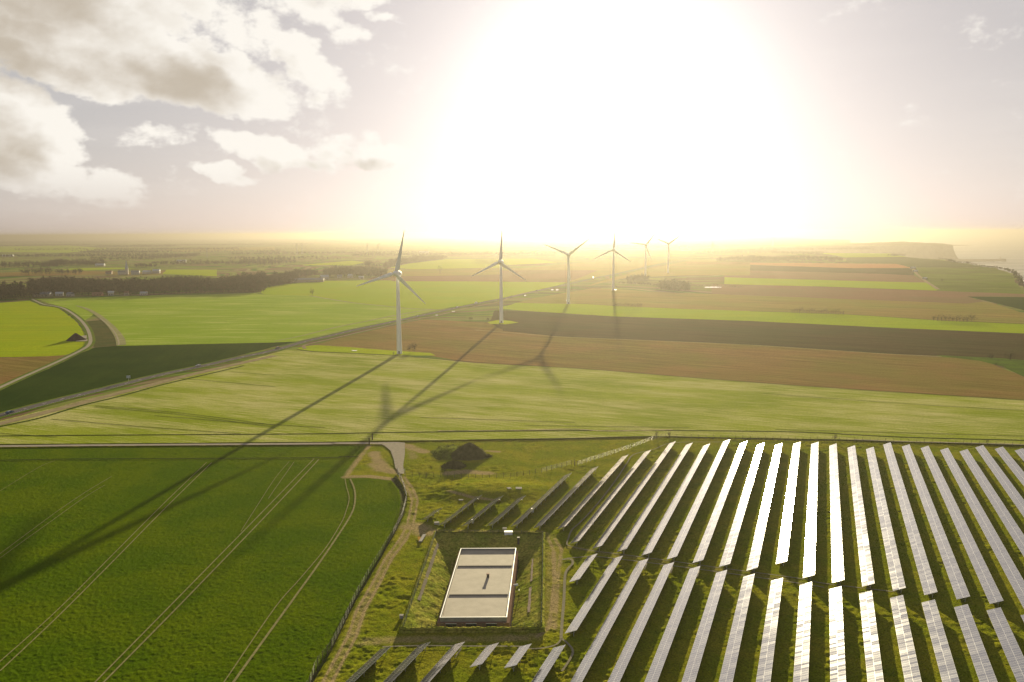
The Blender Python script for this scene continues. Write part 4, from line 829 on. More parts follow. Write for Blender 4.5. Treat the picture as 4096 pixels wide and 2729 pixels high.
def tree_cloud(spots, hs, dens=60, tri=.9, seed=1, wide=.38, low=.28):
    """spots (n,3), hs heights -> triangles of every crown and trunk"""
    r = np.random.default_rng(seed); spots = np.asarray(spots); hs = np.asarray(hs); n = len(spots)
    k = np.repeat(np.arange(n), dens); m_ = len(k); d = r.normal(size=(m_, 3)); d /= np.linalg.norm(d, axis=1)[:, None]; rad = r.random(m_) ** .45
    lob = 1 + .35 * np.sin(d[:, 0] * 4 + k * 1.7) * np.cos(d[:, 1] * 5 + k * 2.3); h = hs[k]; asp = wide * (0.8 + .45 * np.modf(np.sin(k * 12.9898) * 43758.5)[0])
    c = np.stack([d[:, 0] * rad * lob * h * asp, d[:, 1] * rad * lob * h * asp, h * (low + (1 - low) * .5) + d[:, 2] * rad * lob * h * (1 - low) * .5], 1) + spots[k]
    s = tri * (.6 + .8 * r.random(m_))[:, None, None] * (h / 12)[:, None, None] ** .5
    V_ = (c[:, None, :] + r.normal(size=(m_, 3, 3)) * s * .6).reshape(-1, 3); F_ = np.arange(m_ * 3).reshape(-1, 3)
    tw = .022 * hs; base = spots; tv = np.stack([base + np.stack([tw, tw * 0, tw * 0 - 1], 1), base + np.stack([-tw * .5, tw * .87, tw * 0 - 1], 1), base + np.stack([-tw * .5, -tw * .87, tw * 0 - 1], 1), base + np.stack([tw * 0, tw * 0, hs * .8], 1)], 1).reshape(-1, 3)
    i4 = np.arange(n)[:, None] * 4 + len(V_); tf = np.concatenate([i4 + np.array([[0, 1, 3]]), i4 + np.array([[1, 2, 3]]), i4 + np.array([[2, 0, 3]])])
    return np.concatenate([V_, tv]), np.concatenate([F_, tf])
def twig_mat(name, a, b, sc=.05):
    m = bpy.data.materials.new(name); m.use_nodes = True; bs = m.node_tree.nodes['Principled BSDF']; t = NT(m.node_tree); bs.inputs['Roughness'].default_value = .9; bs.inputs['Specular IOR Level'].default_value = 0
    t.set(bs.inputs['Base Color'], t.mixc(t.ramp(t.noise(t.n('ShaderNodeTexCoord').outputs['Object'], sc, 4, .6), .38, .62), c4(a), c4(b))); MATS[name] = m; return m
# ------------------------------------------------------------------ earth heaps
M_EARTH = mat('weedy_earth', (.085, .080, .034), .95, .1, vary=.7, vscale=.4, bump=.8, bscale=1.2, bdist=.5)
def heap(name, cpx_, rx, ry, h, label, m, n=56, peak=1.5, seed=0, cat='earth heap', az_=0, tufts=700):
    x0, y0 = cpx_; v, f = [], []
    for i in range(n + 1):
        for j in range(n + 1):
            a, b = -1.25 + 2.5 * i / n, -1.25 + 2.5 * j / n; r = math.hypot(a, b); e = mnoise.fractal(Vector((a * 1.6, b * 1.6, seed)), .8, 2, 5)
            rr_ = min(1, r * (1 + .25 * e)); hh = h * (1 - rr_ ** 1.35) ** 1.15 * peak / 1.5 + (e * h * .13 + mnoise.fractal(Vector((a * 6, b * 6, seed)), .8, 2, 3) * .35) * max(0, 1.15 - r); ca, sa = math.cos(az_), math.sin(az_)
            v.append((a * rx * ca - b * ry * sa, a * rx * sa + b * ry * ca, hh - .45))
    for i in range(n):
        for j in range(n): k = i * (n + 1) + j; f.append((k, k + n + 1, k + n + 2, k + 1))
    o = link(name, mesh_np(name, v, f, smooth=True), m); o.location = (x0, y0, G(y0))
    if tufts:
        r_ = np.random.default_rng(int(seed)); sel = r_.choice(len(v), tufts); sp = np.array(v)[sel]; sp = sp[(sp[:, 2] > -.3)]
        V2, F2 = tree_cloud(sp + [0, 0, -.1], r_.uniform(.4, .9, len(sp)), 9, .7, int(seed), wide=.7, low=.0); link('weeds', mesh_np('weeds', V2, F2), twig_mat('heap_weeds', (.10, .105, .03), (.065, .065, .025), .8) if 'heap_weeds' not in MATS else MATS['heap_weeds'], o)
    return tag(o, label, cat)
M_EARTHG = mat('green_earth', (.11, .13, .02), .95, .1, vary=.7, vscale=.4, bump=.8, bscale=1.2, bdist=.5)
heap('earth_heap', gp(P(11, (1900, 300)))[0], 9.5, 8.0, 6.2, 'large dark pyramid-shaped earth heap overgrown with weeds beside the gravel apron', M_EARTH, seed=3)
heap('earth_heap', gp(P(11, (1680, 455)))[0], 5.2, 4.8, 2.9, 'smaller dark earth heap in front of the large pyramid heap', M_EARTH, seed=8)
heap('weed_bank', gp(P(11, (1600, 250)))[0], 8.5, 14, 1.9, 'low lumpy green weed bank left of the large dark earth heap', M_EARTHG, seed=12, cat='weed bank')
heap('dark_heap', gp(P(1, (562, 850)))[0], 9, 9, 6.8, 'black-sheeted conical heap beside the country lane bend in the yellow green field', mat('black_sheet', (.045, .034, .030), .9, .2, vary=.4, vscale=.6), seed=20, cat='heap', tufts=0)
sheet('bare_soil', wob(gp(P(1, (560, 862), (645, 860), (640, 818), (590, 822))), .6, 5), M_GRAV, .4)

# ------------------------------------------------------------------ small things in the solar farm
def smallbox(name, p, k, sx, sy, sz, m, label, cat, rz=0, lid=None, z=0, group=None):
    x, y = at(*P(k, p)[0]); t = empty(name, (x, y, z), rz, label=label, cat=cat, group=group)
    bm = bmesh.new(); box(bm, -sx / 2, sx / 2, -sy / 2, sy / 2, -.3, sz); link('body', from_bm('body', bm), m, t)
    bm = bmesh.new(); box(bm, -sx / 2 - .06, sx / 2 + .06, -sy / 2 - .06, sy / 2 + .06, sz + .003, sz + .1); link('lid', from_bm('lid', bm), lid or m, t); return t
M_WBOX = mat('white_cabinet', (.66, .67, .70), .5, .4); M_CONC = MATS['concrete']
smallbox('electric_cabinet', (1212, 712), 5, 2.6, 1.2, 1.1, M_WBOX, 'white electrical cabinet on the grass at the top edge of the building pit', 'cabinet')
smallbox('concrete_block', (1190, 679), 5, 1.3, .9, .35, M_CONC, 'small pale concrete block above the white cabinet', 'concrete block')
smallbox('concrete_block', (795, 647), 5, 1.6, 1.2, .45, M_CONC, 'small white concrete block beside the shortest solar row', 'concrete block', rz=.3)
smallbox('manhole_slab', (1272, 457), 5, 2.2, 2.0, .15, M_CONC, 'pale square concrete slab on the low grassy swell, right of two', 'concrete slab', z=1.0)
smallbox('manhole_slab', (1216, 460), 5, 1.3, 1.6, .3, M_CONC, 'smaller pale concrete slab on the low grassy swell, left of two', 'concrete slab', rz=.4, z=1.0)
smallbox('manhole_slab', (936, 510), 5, 1.5, .8, .1, M_CONC, 'flat pale slab in the grass above the second short solar row', 'concrete slab')
smallbox('junction_pillar', (1270, 745), 5, .7, .7, 3.0, mat('pillar_dark', (.06, .055, .05), .8, .3), 'dark square pillar at the far corner of the pit', 'pillar', lid=mat('pale_cap', (.35, .33, .28), .8, .3), z=-2)
smallbox('stone_block', (590, 1190), 5, .9, .7, .5, M_CONC, 'small white stone in the grass left of the pit', 'stone')
x, y = at(*P(5, (712, 732))[0]); bm = bmesh.new(); box(bm, -.5, .5, -3, 3, -.1, .25); o = link('concrete_slab', from_bm('concrete_slab', bm), M_CONC); o.location = (x, y, 0); o.rotation_euler = (0, 0, -.12); tag(o, 'long pale concrete slab lying near the upper left pit corner', 'concrete slab')
sheet('orange_soil_patch', wob(gp(P(5, (682, 722), (702, 722), (704, 748), (688, 752))), .3, 2), mat('orange_sand', (.34, .20, .05), .95, .1), .0)
for (a_, b_, k, lb) in (((900, 1432), (940, 1382), 5, 'pale pole lying in the grass beside the third row below the building'), ((728, 888), (742, 855), 6, 'pale pole lying at the top end of a near row, nearest the path fork'), ((888, 908), (901, 876), 6, 'pale pole lying at the top end of the fourth near row'), ((1050, 932), (1062, 898), 6, 'pale pole lying at the top end of the fifth near row')):
    A2, B2 = gp(P(k, a_, b_)); bm = bmesh.new(); bar(bm, (0, 0, .3), (B2[0] - A2[0], B2[1] - A2[1], .5), .16, 6); o = link('pole', from_bm('pole', bm), mat('pale_wood', (.42, .36, .25), .8, .3)); o.location = (A2[0], A2[1], 0); tag(o, lb, 'pole')
for i, (p_, k, lb) in enumerate((((978, 445), 9, 'grey inverter box under the third short dark solar row, near its lower end'), ((1790, 298), 9, 'grey inverter box under the fifth solar row beside its middle legs'), ((45, 530), 6, 'grey inverter box at the back of a solar row right of the short rows'))):
    smallbox('inverter_box', p_, k, .6, .5, .9, M_WBOX, lb, 'inverter box', z=.25)

# ------------------------------------------------------------------ cars, signs
M_TYRE = mat('tyre_rubber', (.02, .02, .02), .8, .3); M_RIMW = mat('wheel_rim', (.5, .5, .5), .35, .5, metal=.8); M_CGL = mat('car_glass', (.03, .035, .04), .08, .8)
def car(p, k, paint, label, van=False, heading=None, lane=1.7, name='car', cat='car'):
    x, y = at(*P(k, p)[0]); P0 = Vector((x, y)); best = min(range(len(road_c) - 1), key=lambda i: ((road_c[i] + road_c[i + 1]) / 2 - P0).length)
    a, b = road_c[best], road_c[best + 1]; d = (b - a).normalized(); t_ = (P0 - a).dot(d); q_ = a + d * t_ + Vector((d.y, -d.x)) * lane
    rz = math.atan2(d.y, d.x) + (math.pi if lane < 0 else 0); t = empty(name, (q_.x, q_.y, G(q_.y) + .37), rz, label=label, cat=cat, group='cars on the main road')
    Lc, Wc = (5.6, 2.0) if van else (4.4, 1.8)
    prof = [(-.5, .28), (-.5, .95), (-.47, 1.0), (-.46, 2.3), (.2, 2.35), (.33, 1.5), (.48, 1.2), (.5, .9), (.5, .28)] if van else [(-.5, .3), (-.5, .8), (-.44, 1.0), (-.30, 1.38), (-.05, 1.46), (.12, 1.4), (.27, 1.0), (.44, .88), (.5, .7), (.5, .3)]
    bm = bmesh.new(); sd = []
    for s_ in (-1, 1):
        sd.append([bm.verts.new((px * Lc, s_ * Wc / 2 * (1 if z < 1.02 else .82), z)) for px, z in prof])
    n = len(prof)
    for i in range(n): bm.faces.new((sd[0][i], sd[0][(i + 1) % n], sd[1][(i + 1) % n], sd[1][i]))
    bm.faces.new(sd[0][::-1]); bm.faces.new(sd[1]); bmesh.ops.recalc_face_normals(bm, faces=bm.faces[:]); bmesh.ops.bevel(bm, geom=bm.edges[:], offset=.06, segments=2, affect='EDGES')
    link('body', from_bm('body', bm), paint, t)
    wp = [(.205, 2.25), (.32, 1.5), (.22, 1.5)] if van else [(.13, 1.36), (.255, 1.02)]
    bm = bmesh.new()
    for s_ in (-1, 1):
        yv = s_ * (Wc / 2 * .82 + .075); y2 = s_ * (Wc / 2 * .94 + .03); q4 = [(.10, 1.9, yv), (.28, 1.35, yv), (.05, 1.35, yv), (.05, 1.9, yv)] if van else [(-.27, 1.3, yv), (.11, 1.3, yv), (.22, 1.05, y2), (-.36, 1.05, y2)]
        bm.faces.new([bm.verts.new((a_ * Lc, c_, b_)) for a_, b_, c_ in q4])
    link('side_window', from_bm('side_window', bm), M_CGL, t)
    bm = bmesh.new(); w2 = Wc * .37
    e = ((.215, 2.2), (.325, 1.56)) if van else ((.14, 1.39), (.262, 1.06)); bm.faces.new([bm.verts.new(c) for c in ((e[0][0] * Lc + .05, -w2, e[0][1]), (e[0][0] * Lc + .05, w2, e[0][1]), (e[1][0] * Lc + .05, w2 * 1.1, e[1][1]), (e[1][0] * Lc + .05, -w2 * 1.1, e[1][1]))]); link('windscreen', from_bm('windscreen', bm), M_CGL, t)
    for sx in (-.31, .31):
        for s_ in (-1, 1):
            bm = bmesh.new(); bar(bm, (sx * Lc, s_ * (Wc / 2 - .2), .32), (sx * Lc, s_ * (Wc / 2 + .02), .32), .32, 14); wh = link('wheel', from_bm('wheel', bm), M_TYRE, t)
            bm = bmesh.new(); bar(bm, (sx * Lc, s_ * (Wc / 2 + .022), .32), (sx * Lc, s_ * (Wc / 2 + .04), .32), .19, 12); link('rim', from_bm('rim', bm), M_RIMW, wh)
    for s_ in (-1, 1):
        bm = bmesh.new(); box(bm, Lc * .485, Lc * .503, s_ * Wc * .36 - .15, s_ * Wc * .36 + .15, .66, .78); link('headlight', from_bm('headlight', bm), mat('lamp_glass', (.8, .8, .78), .1, .8), t)
    return t
PBL = mat('blue_paint', (.02, .055, .14), .22, .8); PSI = mat('silver_paint', (.5, .5, .5), .25, .7, metal=.5); PGR = mat('grey_paint', (.10, .10, .11), .25, .7); PWH = mat('white_paint', (.8, .8, .8), .3, .6)
car((125, 1398), 1, PBL, 'dark blue car with bright roof at the left edge of the picture', lane=1.7)
car((1480, 1048), 1, PSI, 'silver car on the main road beside the dark green field', lane=-1.7)
car((217, 1285), 2, PGR, 'dark grey car on the main road at the tip of the dark green field', lane=-1.7)
car((1582, 983), 2, PSI, 'silver car on the main road just right of the nearest turbine tower', lane=1.7)
car((1977, 899), 2, PWH, 'small white car on the road between the silver car and the white van', lane=-1.7)
car((2158, 862), 2, PWH, 'white van on the main road left of the second turbine tower', van=True, lane=-1.7, name='van', cat='van')
car((313, 722), 3, PGR, 'tiny grey car on the road just right of the second turbine tower', lane=-1.7)
car((530, 672), 3, PGR, 'tiny dark car on the road between the second and third turbines', lane=-1.7)
car((993, 566), 3, PWH, 'tiny white car on the road between the third and fourth turbines', lane=-1.7, van=True)
car((1390, 489), 3, PGR, 'faint dark car on the road between the fourth and fifth turbines', lane=-1.7)
x, y = at(*P(1, (950, 1158))[0]); t = empty('road_sign', (x, y, G(y)), R(20), label='pale road sign on a post in the dark green field edge beside the main road', cat='road sign')
bm = bmesh.new(); bar(bm, (0, 0, -.3), (0, 0, 4.2), .09, 6); link('post', from_bm('post', bm), M_GALV, t); bm = bmesh.new(); box(bm, -1.2, 1.2, -.16, -.1, 2.6, 4.3); link('sign_panel', from_bm('sign_panel', bm), mat('sign_back', (.35, .42, .45), .5, .4), t)
# puddles and ponds beside the road; the first has its glint painted flat white
M_WATER = mat('still_water', (.16, .16, .15), .04, .8)
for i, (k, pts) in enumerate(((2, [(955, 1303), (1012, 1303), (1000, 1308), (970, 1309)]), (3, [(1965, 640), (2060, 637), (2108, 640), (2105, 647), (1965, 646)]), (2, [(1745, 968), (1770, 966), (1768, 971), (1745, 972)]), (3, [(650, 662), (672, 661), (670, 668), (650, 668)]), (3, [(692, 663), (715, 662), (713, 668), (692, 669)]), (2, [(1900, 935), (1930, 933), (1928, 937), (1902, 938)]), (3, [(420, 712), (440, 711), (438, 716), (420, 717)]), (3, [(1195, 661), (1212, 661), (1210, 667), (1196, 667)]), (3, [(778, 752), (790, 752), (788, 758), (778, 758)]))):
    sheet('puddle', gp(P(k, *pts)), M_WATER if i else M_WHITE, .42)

# ------------------------------------------------------------------ trees: winter crowns as clouds of twig clumps
M_TWIG = twig_mat('bare_twigs', (.080, .058, .040), (.052, .048, .030)); M_TWIGG = twig_mat('ivy_twigs', (.06, .065, .03), (.045, .058, .022)); M_BUSH = twig_mat('bush_leaf', (.03, .042, .014), (.055, .06, .02), .6)
def wood(front, depth, h, gap, label=None, m=None, seed=1, dens=46, tri=1.1, kind='stuff', name='woodland', jitter=.6, shrink=0):
    fr = [Vector(p) for p in gp(front)]; r = random.Random(seed); spots, hs = [], []
    tot = sum((b - a).length for a, b in zip(fr, fr[1:])); nL = int(tot / gap)
    for i in range(nL):
        s_ = i * tot / nL; a = None
        for p, q_ in zip(fr, fr[1:]):
            L = (q_ - p).length
            if s_ <= L: a = p.lerp(q_, s_ / L); break
            s_ -= L
        if a is None: continue
        e = a.normalized(); dl = depth * (.75 + .5 * mnoise.noise(Vector((i * .08, seed, 0)))) * (1 if shrink == 0 else math.sin(math.pi * min(1, max(0, (i + .5) / nL))) ** shrink)
        for j in range(max(1, int(dl / gap))):
            x = a.x + e.x * (j * gap) + r.uniform(-jitter, jitter) * gap; y = a.y + e.y * (j * gap) + r.uniform(-jitter, jitter) * gap
            cl = .8 + .5 * mnoise.noise(Vector((x * .012, y * .012, seed))) + .25 * mnoise.noise(Vector((x * .05, y * .05, seed))); spots.append((x, y, G(y))); hs.append(h * cl * r.uniform(.75, 1.2))
    if not spots: return
    V_, F_ = tree_cloud(spots, hs, dens, tri, seed); o = link(name, mesh_np(name, V_, F_), m or M_TWIG); o['kind'] = kind; return len(spots)
cnt = 0
cnt += wood(P(1, (-350, 560), (0, 558), (215, 552)), 260, 23, 9, seed=2, dens=90)
cnt += wood(P(1, (235, 540), (400, 522), (800, 520), (1200, 516), (1400, 508), (1560, 505), (1945, 495)), 400, 17.5, 8.5, seed=3, dens=70)
cnt += wood(P(1, (1000, 516), (1400, 506), (1560, 504), (1945, 494)), 30, 12, 7, seed=31, dens=60, m=M_TWIGG)
cnt += wood(P(2, (-130, 764), (100, 756), (116, 716), (300, 688), (440, 668)), 420, 15, 9, seed=4, dens=50)
cnt += wood(P(2, (440, 622), (650, 604)), 300, 14, 10, seed=44)
cnt += wood(P(2, (730, 616), (900, 614), (1180, 616), (1290, 606)), 360, 15, 9.5, seed=5, m=M_TWIGG, dens=50)
cnt += wood(P(2, (1085, 515), (1150, 520), (1300, 520), (1360, 500), (1520, 480), (1850, 440)), 500, 15, 15, seed=6, shrink=.4)
cnt += wood(P(2, (-60, 490), (450, 488)), 500, 14, 17, seed=7)
cnt += wood(P(1, (-100, 322), (380, 316), (450, 300), (800, 298)), 520, 14, 17, seed=8)
cnt += wood(P(1, (400, 305), (600, 300), (760, 305)), 160, 16, 13, seed=9)
cnt += wood(P(1, (1010, 315), (1150, 318)), 150, 13, 12, seed=10)
cnt += wood(P(1, (700, 268), (1050, 262), (1470, 235)), 700, 12, 24, seed=11)
cnt += wood(P(1, (1150, 300), (1560, 298), (2100, 300)), 260, 13, 17, seed=12)
cnt += wood(P(1, (0, 160), (700, 150)), 500, 12, 30, seed=13)
cnt += wood(P(1, (180, 372), (420, 366), (610, 368)), 60, 17, 9, seed=14)
cnt += wood(P(2, (80, 385), (350, 385)), 200, 12, 22, seed=15)
cnt += wood(P(4, (-250, 386), (0, 390), (250, 386), (540, 384), (750, 388)), 420, 14, 13, seed=16, shrink=.25)
cnt += wood(P(4, (545, 335), (0, 322), (-500, 330)), 500, 13, 20, seed=17)
cnt += wood(P(4, (1095, 343), (1150, 346), (1222, 346)), 90, 12, 10, seed=18, m=M_TWIGG, shrink=.5)
cnt += wood(P(3, (1320, 600), (1400, 596), (1490, 588)), 120, 13, 7.5, seed=19, m=M_TWIGG, dens=70)
cnt += wood(P(3, (1590, 668), (1700, 682), (1860, 668)), 190, 12, 8, seed=20, m=M_TWIGG, dens=70, shrink=.4)
cnt += wood(P(1, (1400, 500), (1945, 488)), 60, 16, 8, seed=34, dens=60)
cnt += wood(P(3, (1250, 610), (1600, 640)), 40, 5, 8, seed=21, m=M_TWIGG)
cnt += wood(P(3, (1870, 640), (2050, 632), (2300, 650)), 30, 4, 9, seed=22, m=M_TWIGG)
rr = random.Random(5)
for i in range(46):                           # hedges and small woods fading towards the horizon
    Y = 2800 * math.exp(rr.random() * 1.75); X = rr.uniform(-.72, .28) * Y; L = rr.uniform(.08, .3) * Y
    if X > .05 * Y and Y < 3600: continue
    p0 = (X, Y); sp, hs = [], []; nn = int(L / 16)
    dd = rr.uniform(-.25, .25); dp = rr.choice([1, 1, 2, 4, 7])
    for a in range(nn):
        for b in range(dp): sp.append((X + a * 16 + rr.uniform(-6, 6), Y + a * 16 * dd + b * 16 + rr.uniform(-6, 6), G(Y + a * 16 * dd + b * 16))); hs.append(rr.uniform(8, 14))
    if sp: V_, F_ = tree_cloud(sp, hs, 22, 2.2, 100 + i); o = link('woodland', mesh_np('woodland', V_, F_), M_TWIG); o['kind'] = 'stuff'; cnt += len(sp)
print('trees', cnt)
def lone_tree(x, y, h, label, m, cat='tree', name='bare_tree', group=None, dens=170, seed=1, wide=.38, low=.25, tri=.45):
    t = empty(name, (x, y, G(y)), label=label, cat=cat, group=group); V_, F_ = tree_cloud([(0, 0, 0)], [h], dens, tri, seed, wide, low); link('crown', mesh_np('crown', V_[:-4], F_[:-3]), m, t)
    bm = bmesh.new(); bar(bm, (0, 0, -.5), (0, 0, h * .55), h * .028, 6, r2=h * .012)
    for k in range(5): a = k * 2.4 + seed; bar(bm, (0, 0, h * (.2 + .07 * k)), (math.cos(a) * h * .22, math.sin(a) * h * .22, h * (.5 + .08 * k)), h * .012, 4, r2=h * .004)
    link('trunk', from_bm('trunk', bm), mat('bark', (.07, .055, .04), .95, .1), t)
hp = [(x, 838 + (x - 1430) * .052) for x in (1440, 1470, 1500, 1530, 1560, 1590, 1618, 1645, 1675, 1700)]
for i, (x_, y_) in enumerate(hp): X, Y = at(*P(4, (x_, y_ + 10))[0]); lone_tree(X, Y, 6 + (i * 37 % 5) * .6, f'small dark bushy tree, {ORD[i]} from left in the short hedgerow at the right', M_BUSH, group='hedgerow trees at the right', name='hedge_tree', seed=i, wide=.5, low=.05)
X, Y = at(*P(4, (1738, 858))[0]); lone_tree(X, Y, 9, 'largest dark round tree at the right end of the short hedgerow', M_BUSH, name='round_tree', seed=30, wide=.75, low=.02, dens=400)
for i in range(14): X, Y = at(*P(3, (1190 + i * 18, 812 + i * .3))[0]); lone_tree(X, Y, 5 + (i * 29 % 5) * .5, f'small bush, {ORD[i]} from left in the bush line below the fourth turbine', M_BUSH, group='bushes on the strip below the fourth turbine', cat='bush', name='bush', seed=40 + i, wide=.5, low=.05, dens=90)
for i in range(22): X, Y = at(*P(4, (330 + i * 19, 790 + i * .8))[0]); lone_tree(X, Y, 5 + (i * 31 % 5) * .7, f'small bare tree, {ORD[i]} from left in the thin tree line right of centre', M_TWIG, group='thin tree line right of centre', seed=60 + i, dens=90)
for (p_, k, h_, lb, mm, nm) in (((1500, 1312), 2, 6, 'leafless shrub right of the nearest turbine base, left of two', M_TWIG, 'bare_shrub'), ((1545, 1310), 2, 8, 'taller leafless shrub right of the nearest turbine base', M_TWIG, 'bare_shrub'), ((1352, 1345), 2, 3, 'tiny leafless shrub left of the nearest turbine base', M_TWIG, 'bare_shrub'),
    ((585, 783), 2, 12, 'small lone tree on the grass headland left of the nearest turbine', M_TWIG, 'bare_tree'), ((1790, 580), 2, 20, 'lone tree in the hazy fields between the two nearest turbines', M_TWIG, 'bare_tree'), ((2240, 1033), 2, 6, 'little bare tree left of the second turbine base', M_TWIG, 'bare_tree'), ((2080, 1015), 2, 4, 'dark low thicket left of the second turbine base', M_BUSH, 'thicket'),
    ((1890, 1146), 4, 4, 'small dark bush on the grass wedge at the right edge, left of two', M_BUSH, 'bush'), ((2042, 1158), 4, 7, 'larger dark bush on the grass wedge at the right edge', M_BUSH, 'bush'), ((1930, 1200), 4, 3, 'low dark shrub below the two bushes at the right edge', M_BUSH, 'bush'), ((1505, 540), 4, 5, 'lone dark shrub on the cliff top field', M_BUSH, 'bush'),
    ((800, 78), 6, 3.5, 'brownish bush at the top corner of the solar farm fence', M_TWIG, 'bush'), ((878, 70), 6, 2.6, 'small bush just right of the brownish bush at the fence corner', M_TWIG, 'bush'), ((365, 95), 7, 3.5, 'brownish bush on the fence line above the glinting rows', M_TWIG, 'bush'), ((1290, 112), 7, 2.2, 'little dark bush on the fence line at the upper right of the solar farm', M_BUSH, 'bush'),
    ((760, 330), 5, 1.6, 'dark clump of weeds left of the smaller earth heap', M_BUSH, 'weed_clump'), ((840, 350), 5, 2.2, 'dark bramble clump in front of the smaller earth heap', M_BUSH, 'weed_clump'), ((1385, 1268), 5, 2, 'dark shrub at the near right corner of the building pit', M_BUSH, 'shrub')):
    X, Y = at(*P(k, p_)[0]); low_ = .02 if mm is M_BUSH else .12; lone_tree(X, Y, h_, lb, mm, cat='tree' if 'tree' in nm else 'bush', name=nm, seed=int(p_[0]), wide=.8 if mm is M_BUSH else .45, low=low_, tri=.3 if h_ < 4 else .5, dens=240)

# ------------------------------------------------------------------ village, sheds, church, pylons, pier
M_HW = [mat('house_white', (.42, .40, .37), .8, .2), mat('house_cream', (.34, .30, .24), .8, .2), mat('house_brick', (.28, .15, .10), .85, .2)]
M_RF = [mat('slate_roof', (.12, .13, .16), .5, .5), mat('tile_roof', (.22, .11, .07), .8, .3), mat('zinc_roof', (.34, .37, .42), .4, .5)]
def house(p, k, L, Wd, h, rz, wm, rm, label, roofh=3, name='house', cat='house', chim=True):
    L, Wd, h, roofh = L * .72, Wd * .8, h * .75, roofh * .85
    x, y = at(*P(k, p)[0]); t = empty(name, (x, y, G(y)), rz, label=label, cat=cat); bm = bmesh.new(); box(bm, -L / 2, L / 2, -Wd / 2, Wd / 2, -1, h); wl = link('wall', from_bm('wall', bm), wm, t)
    bm = bmesh.new(); a = [bm.verts.new(c) for c in ((-L / 2 - .4, -Wd / 2 - .4, h), (L / 2 + .4, -Wd / 2 - .4, h), (L / 2 + .4, Wd / 2 + .4, h), (-L / 2 - .4, Wd / 2 + .4, h), (-L / 2 - .4, 0, h + roofh), (L / 2 + .4, 0, h + roofh))]
    for i in ((0, 1, 5, 4), (2, 3, 4, 5), (1, 2, 5), (3, 0, 4), (3, 2, 1, 0)): bm.faces.new([a[j] for j in i])
    rf = link('roof', from_bm('roof', bm), rm, t)
    if chim: bm = bmesh.new(); box(bm, L * .3, L * .3 + .8, -.4, .4, h + roofh * .6, h + roofh + 1.2); link('chimney', from_bm('chimney', bm), M_HW[2], rf)
    for s_ in (-.28, .05, .3):
        bm = bmesh.new(); box(bm, L * s_, L * s_ + 1.1, -Wd / 2 - .04, -Wd / 2 + .02, 1, 2.3); link('window', from_bm('window', bm), M_CGL, wl)
HS = [((318, 528), 1, 34, 16, 5, .1, M_HW[1], M_RF[0], 'long low shed with a blue grey roof at the left foot of the dark wood', 4, 'shed', 'shed', False),
      ((440, 524), 1, 14, 10, 5, .3, M_HW[0], M_RF[2], 'white house with a bluish roof under the trees right of the long shed', 3, 'house', 'house', True), ((520, 526), 1, 12, 9, 5, -.2, M_HW[0], M_RF[0], 'small white house at the foot of the wood, second from the long shed', 3, 'house', 'house', True),
      ((722, 522), 1, 20, 10, 4, .1, M_HW[2], M_RF[1], 'brown house at the foot of the wood near the middle', 3, 'house', 'house', True), ((820, 520), 1, 11, 8, 6, .4, M_HW[0], M_RF[2], 'bright pale gabled house at the foot of the wood, right of the brown house', 3, 'house', 'house', True),
      ((935, 518), 1, 9, 8, 5, .2, M_HW[1], M_RF[1], 'small cream cottage at the foot of the wood', 3, 'house', 'house', True), ((1062, 518), 1, 14, 8, 4, .0, M_HW[0], M_RF[2], 'low white house at the right part of the wood foot', 3, 'house', 'house', True),
      ((525, 655), 2, 95, 26, 6, .12, M_HW[1], M_RF[0], 'very long blue grey farm shed between two woods', 4, 'farm_shed', 'shed', False), ((702, 628), 2, 22, 13, 6, .5, M_HW[0], M_RF[2], 'white farmhouse with a bright roof right of the very long shed', 5, 'farmhouse', 'house', True),
      ((845, 618), 2, 14, 10, 5, .2, M_HW[0], M_RF[0], 'pale house among trees right of the white farmhouse', 4, 'house', 'house', True), ((945, 616), 2, 12, 10, 6, -.3, M_HW[0], M_RF[2], 'white gable house among trees, second right of the farmhouse', 4, 'house', 'house', True), ((1048, 624), 2, 14, 9, 4, .1, M_HW[0], M_RF[2], 'low white house where the tree belt ends near the first turbine blade', 3, 'house', 'house', True),
      ((1000, 366), 1, 24, 14, 7, .3, M_HW[0], M_RF[0], 'white village house right of the church spire behind the wood', 5, 'house', 'house', True), ((1085, 360), 1, 26, 12, 6, -.2, M_HW[0], M_RF[2], 'long white village house further right of the church', 4, 'house', 'house', True), ((1155, 358), 1, 22, 14, 8, .1, M_HW[0], M_RF[2], 'white village house at the right end of the hamlet by the church', 5, 'house', 'house', True),
      ((805, 364), 1, 18, 12, 6, .2, M_HW[1], M_RF[1], 'cream village house left of the church spire', 4, 'house', 'house', True), ((740, 305), 1, 34, 16, 6, .1, M_HW[0], M_RF[2], 'white farm building in the far fields above the church', 4, 'farm_building', 'house', False), ((60, 235), 1, 60, 20, 7, .1, M_HW[0], M_RF[2], 'pale far farm building near the left edge', 5, 'farm_building', 'house', False),
      ((1340, 278), 1, 40, 18, 7, 0, M_HW[0], M_RF[2], 'pale far building among the far woods, upper middle left', 5, 'farm_building', 'house', False), ((1640, 388), 2, 60, 20, 8, 0, M_HW[0], M_RF[2], 'bright far building above the rounded wood', 5, 'farm_building', 'house', False), ((1790, 310), 3, 60, 24, 8, 0, M_HW[0], M_RF[2], 'bright far roof in the haze right of the farthest turbine', 5, 'farm_building', 'house', False)]
HS.append(((900, 366), 1, 22, 12, 7, .2, M_HW[0], M_RF[0], 'church nave with a pale roof joined to the spire', 5, 'church', 'church', False))
for h_ in HS: house(h_[0], h_[1], *h_[2:9], roofh=h_[9], name=h_[10], cat=h_[11], chim=h_[12])
wood([(x, y) for x, y in cpx[1:]], 30, 5.5, 9, seed=77, m=M_BUSH, dens=40, name='cliff_scrub')
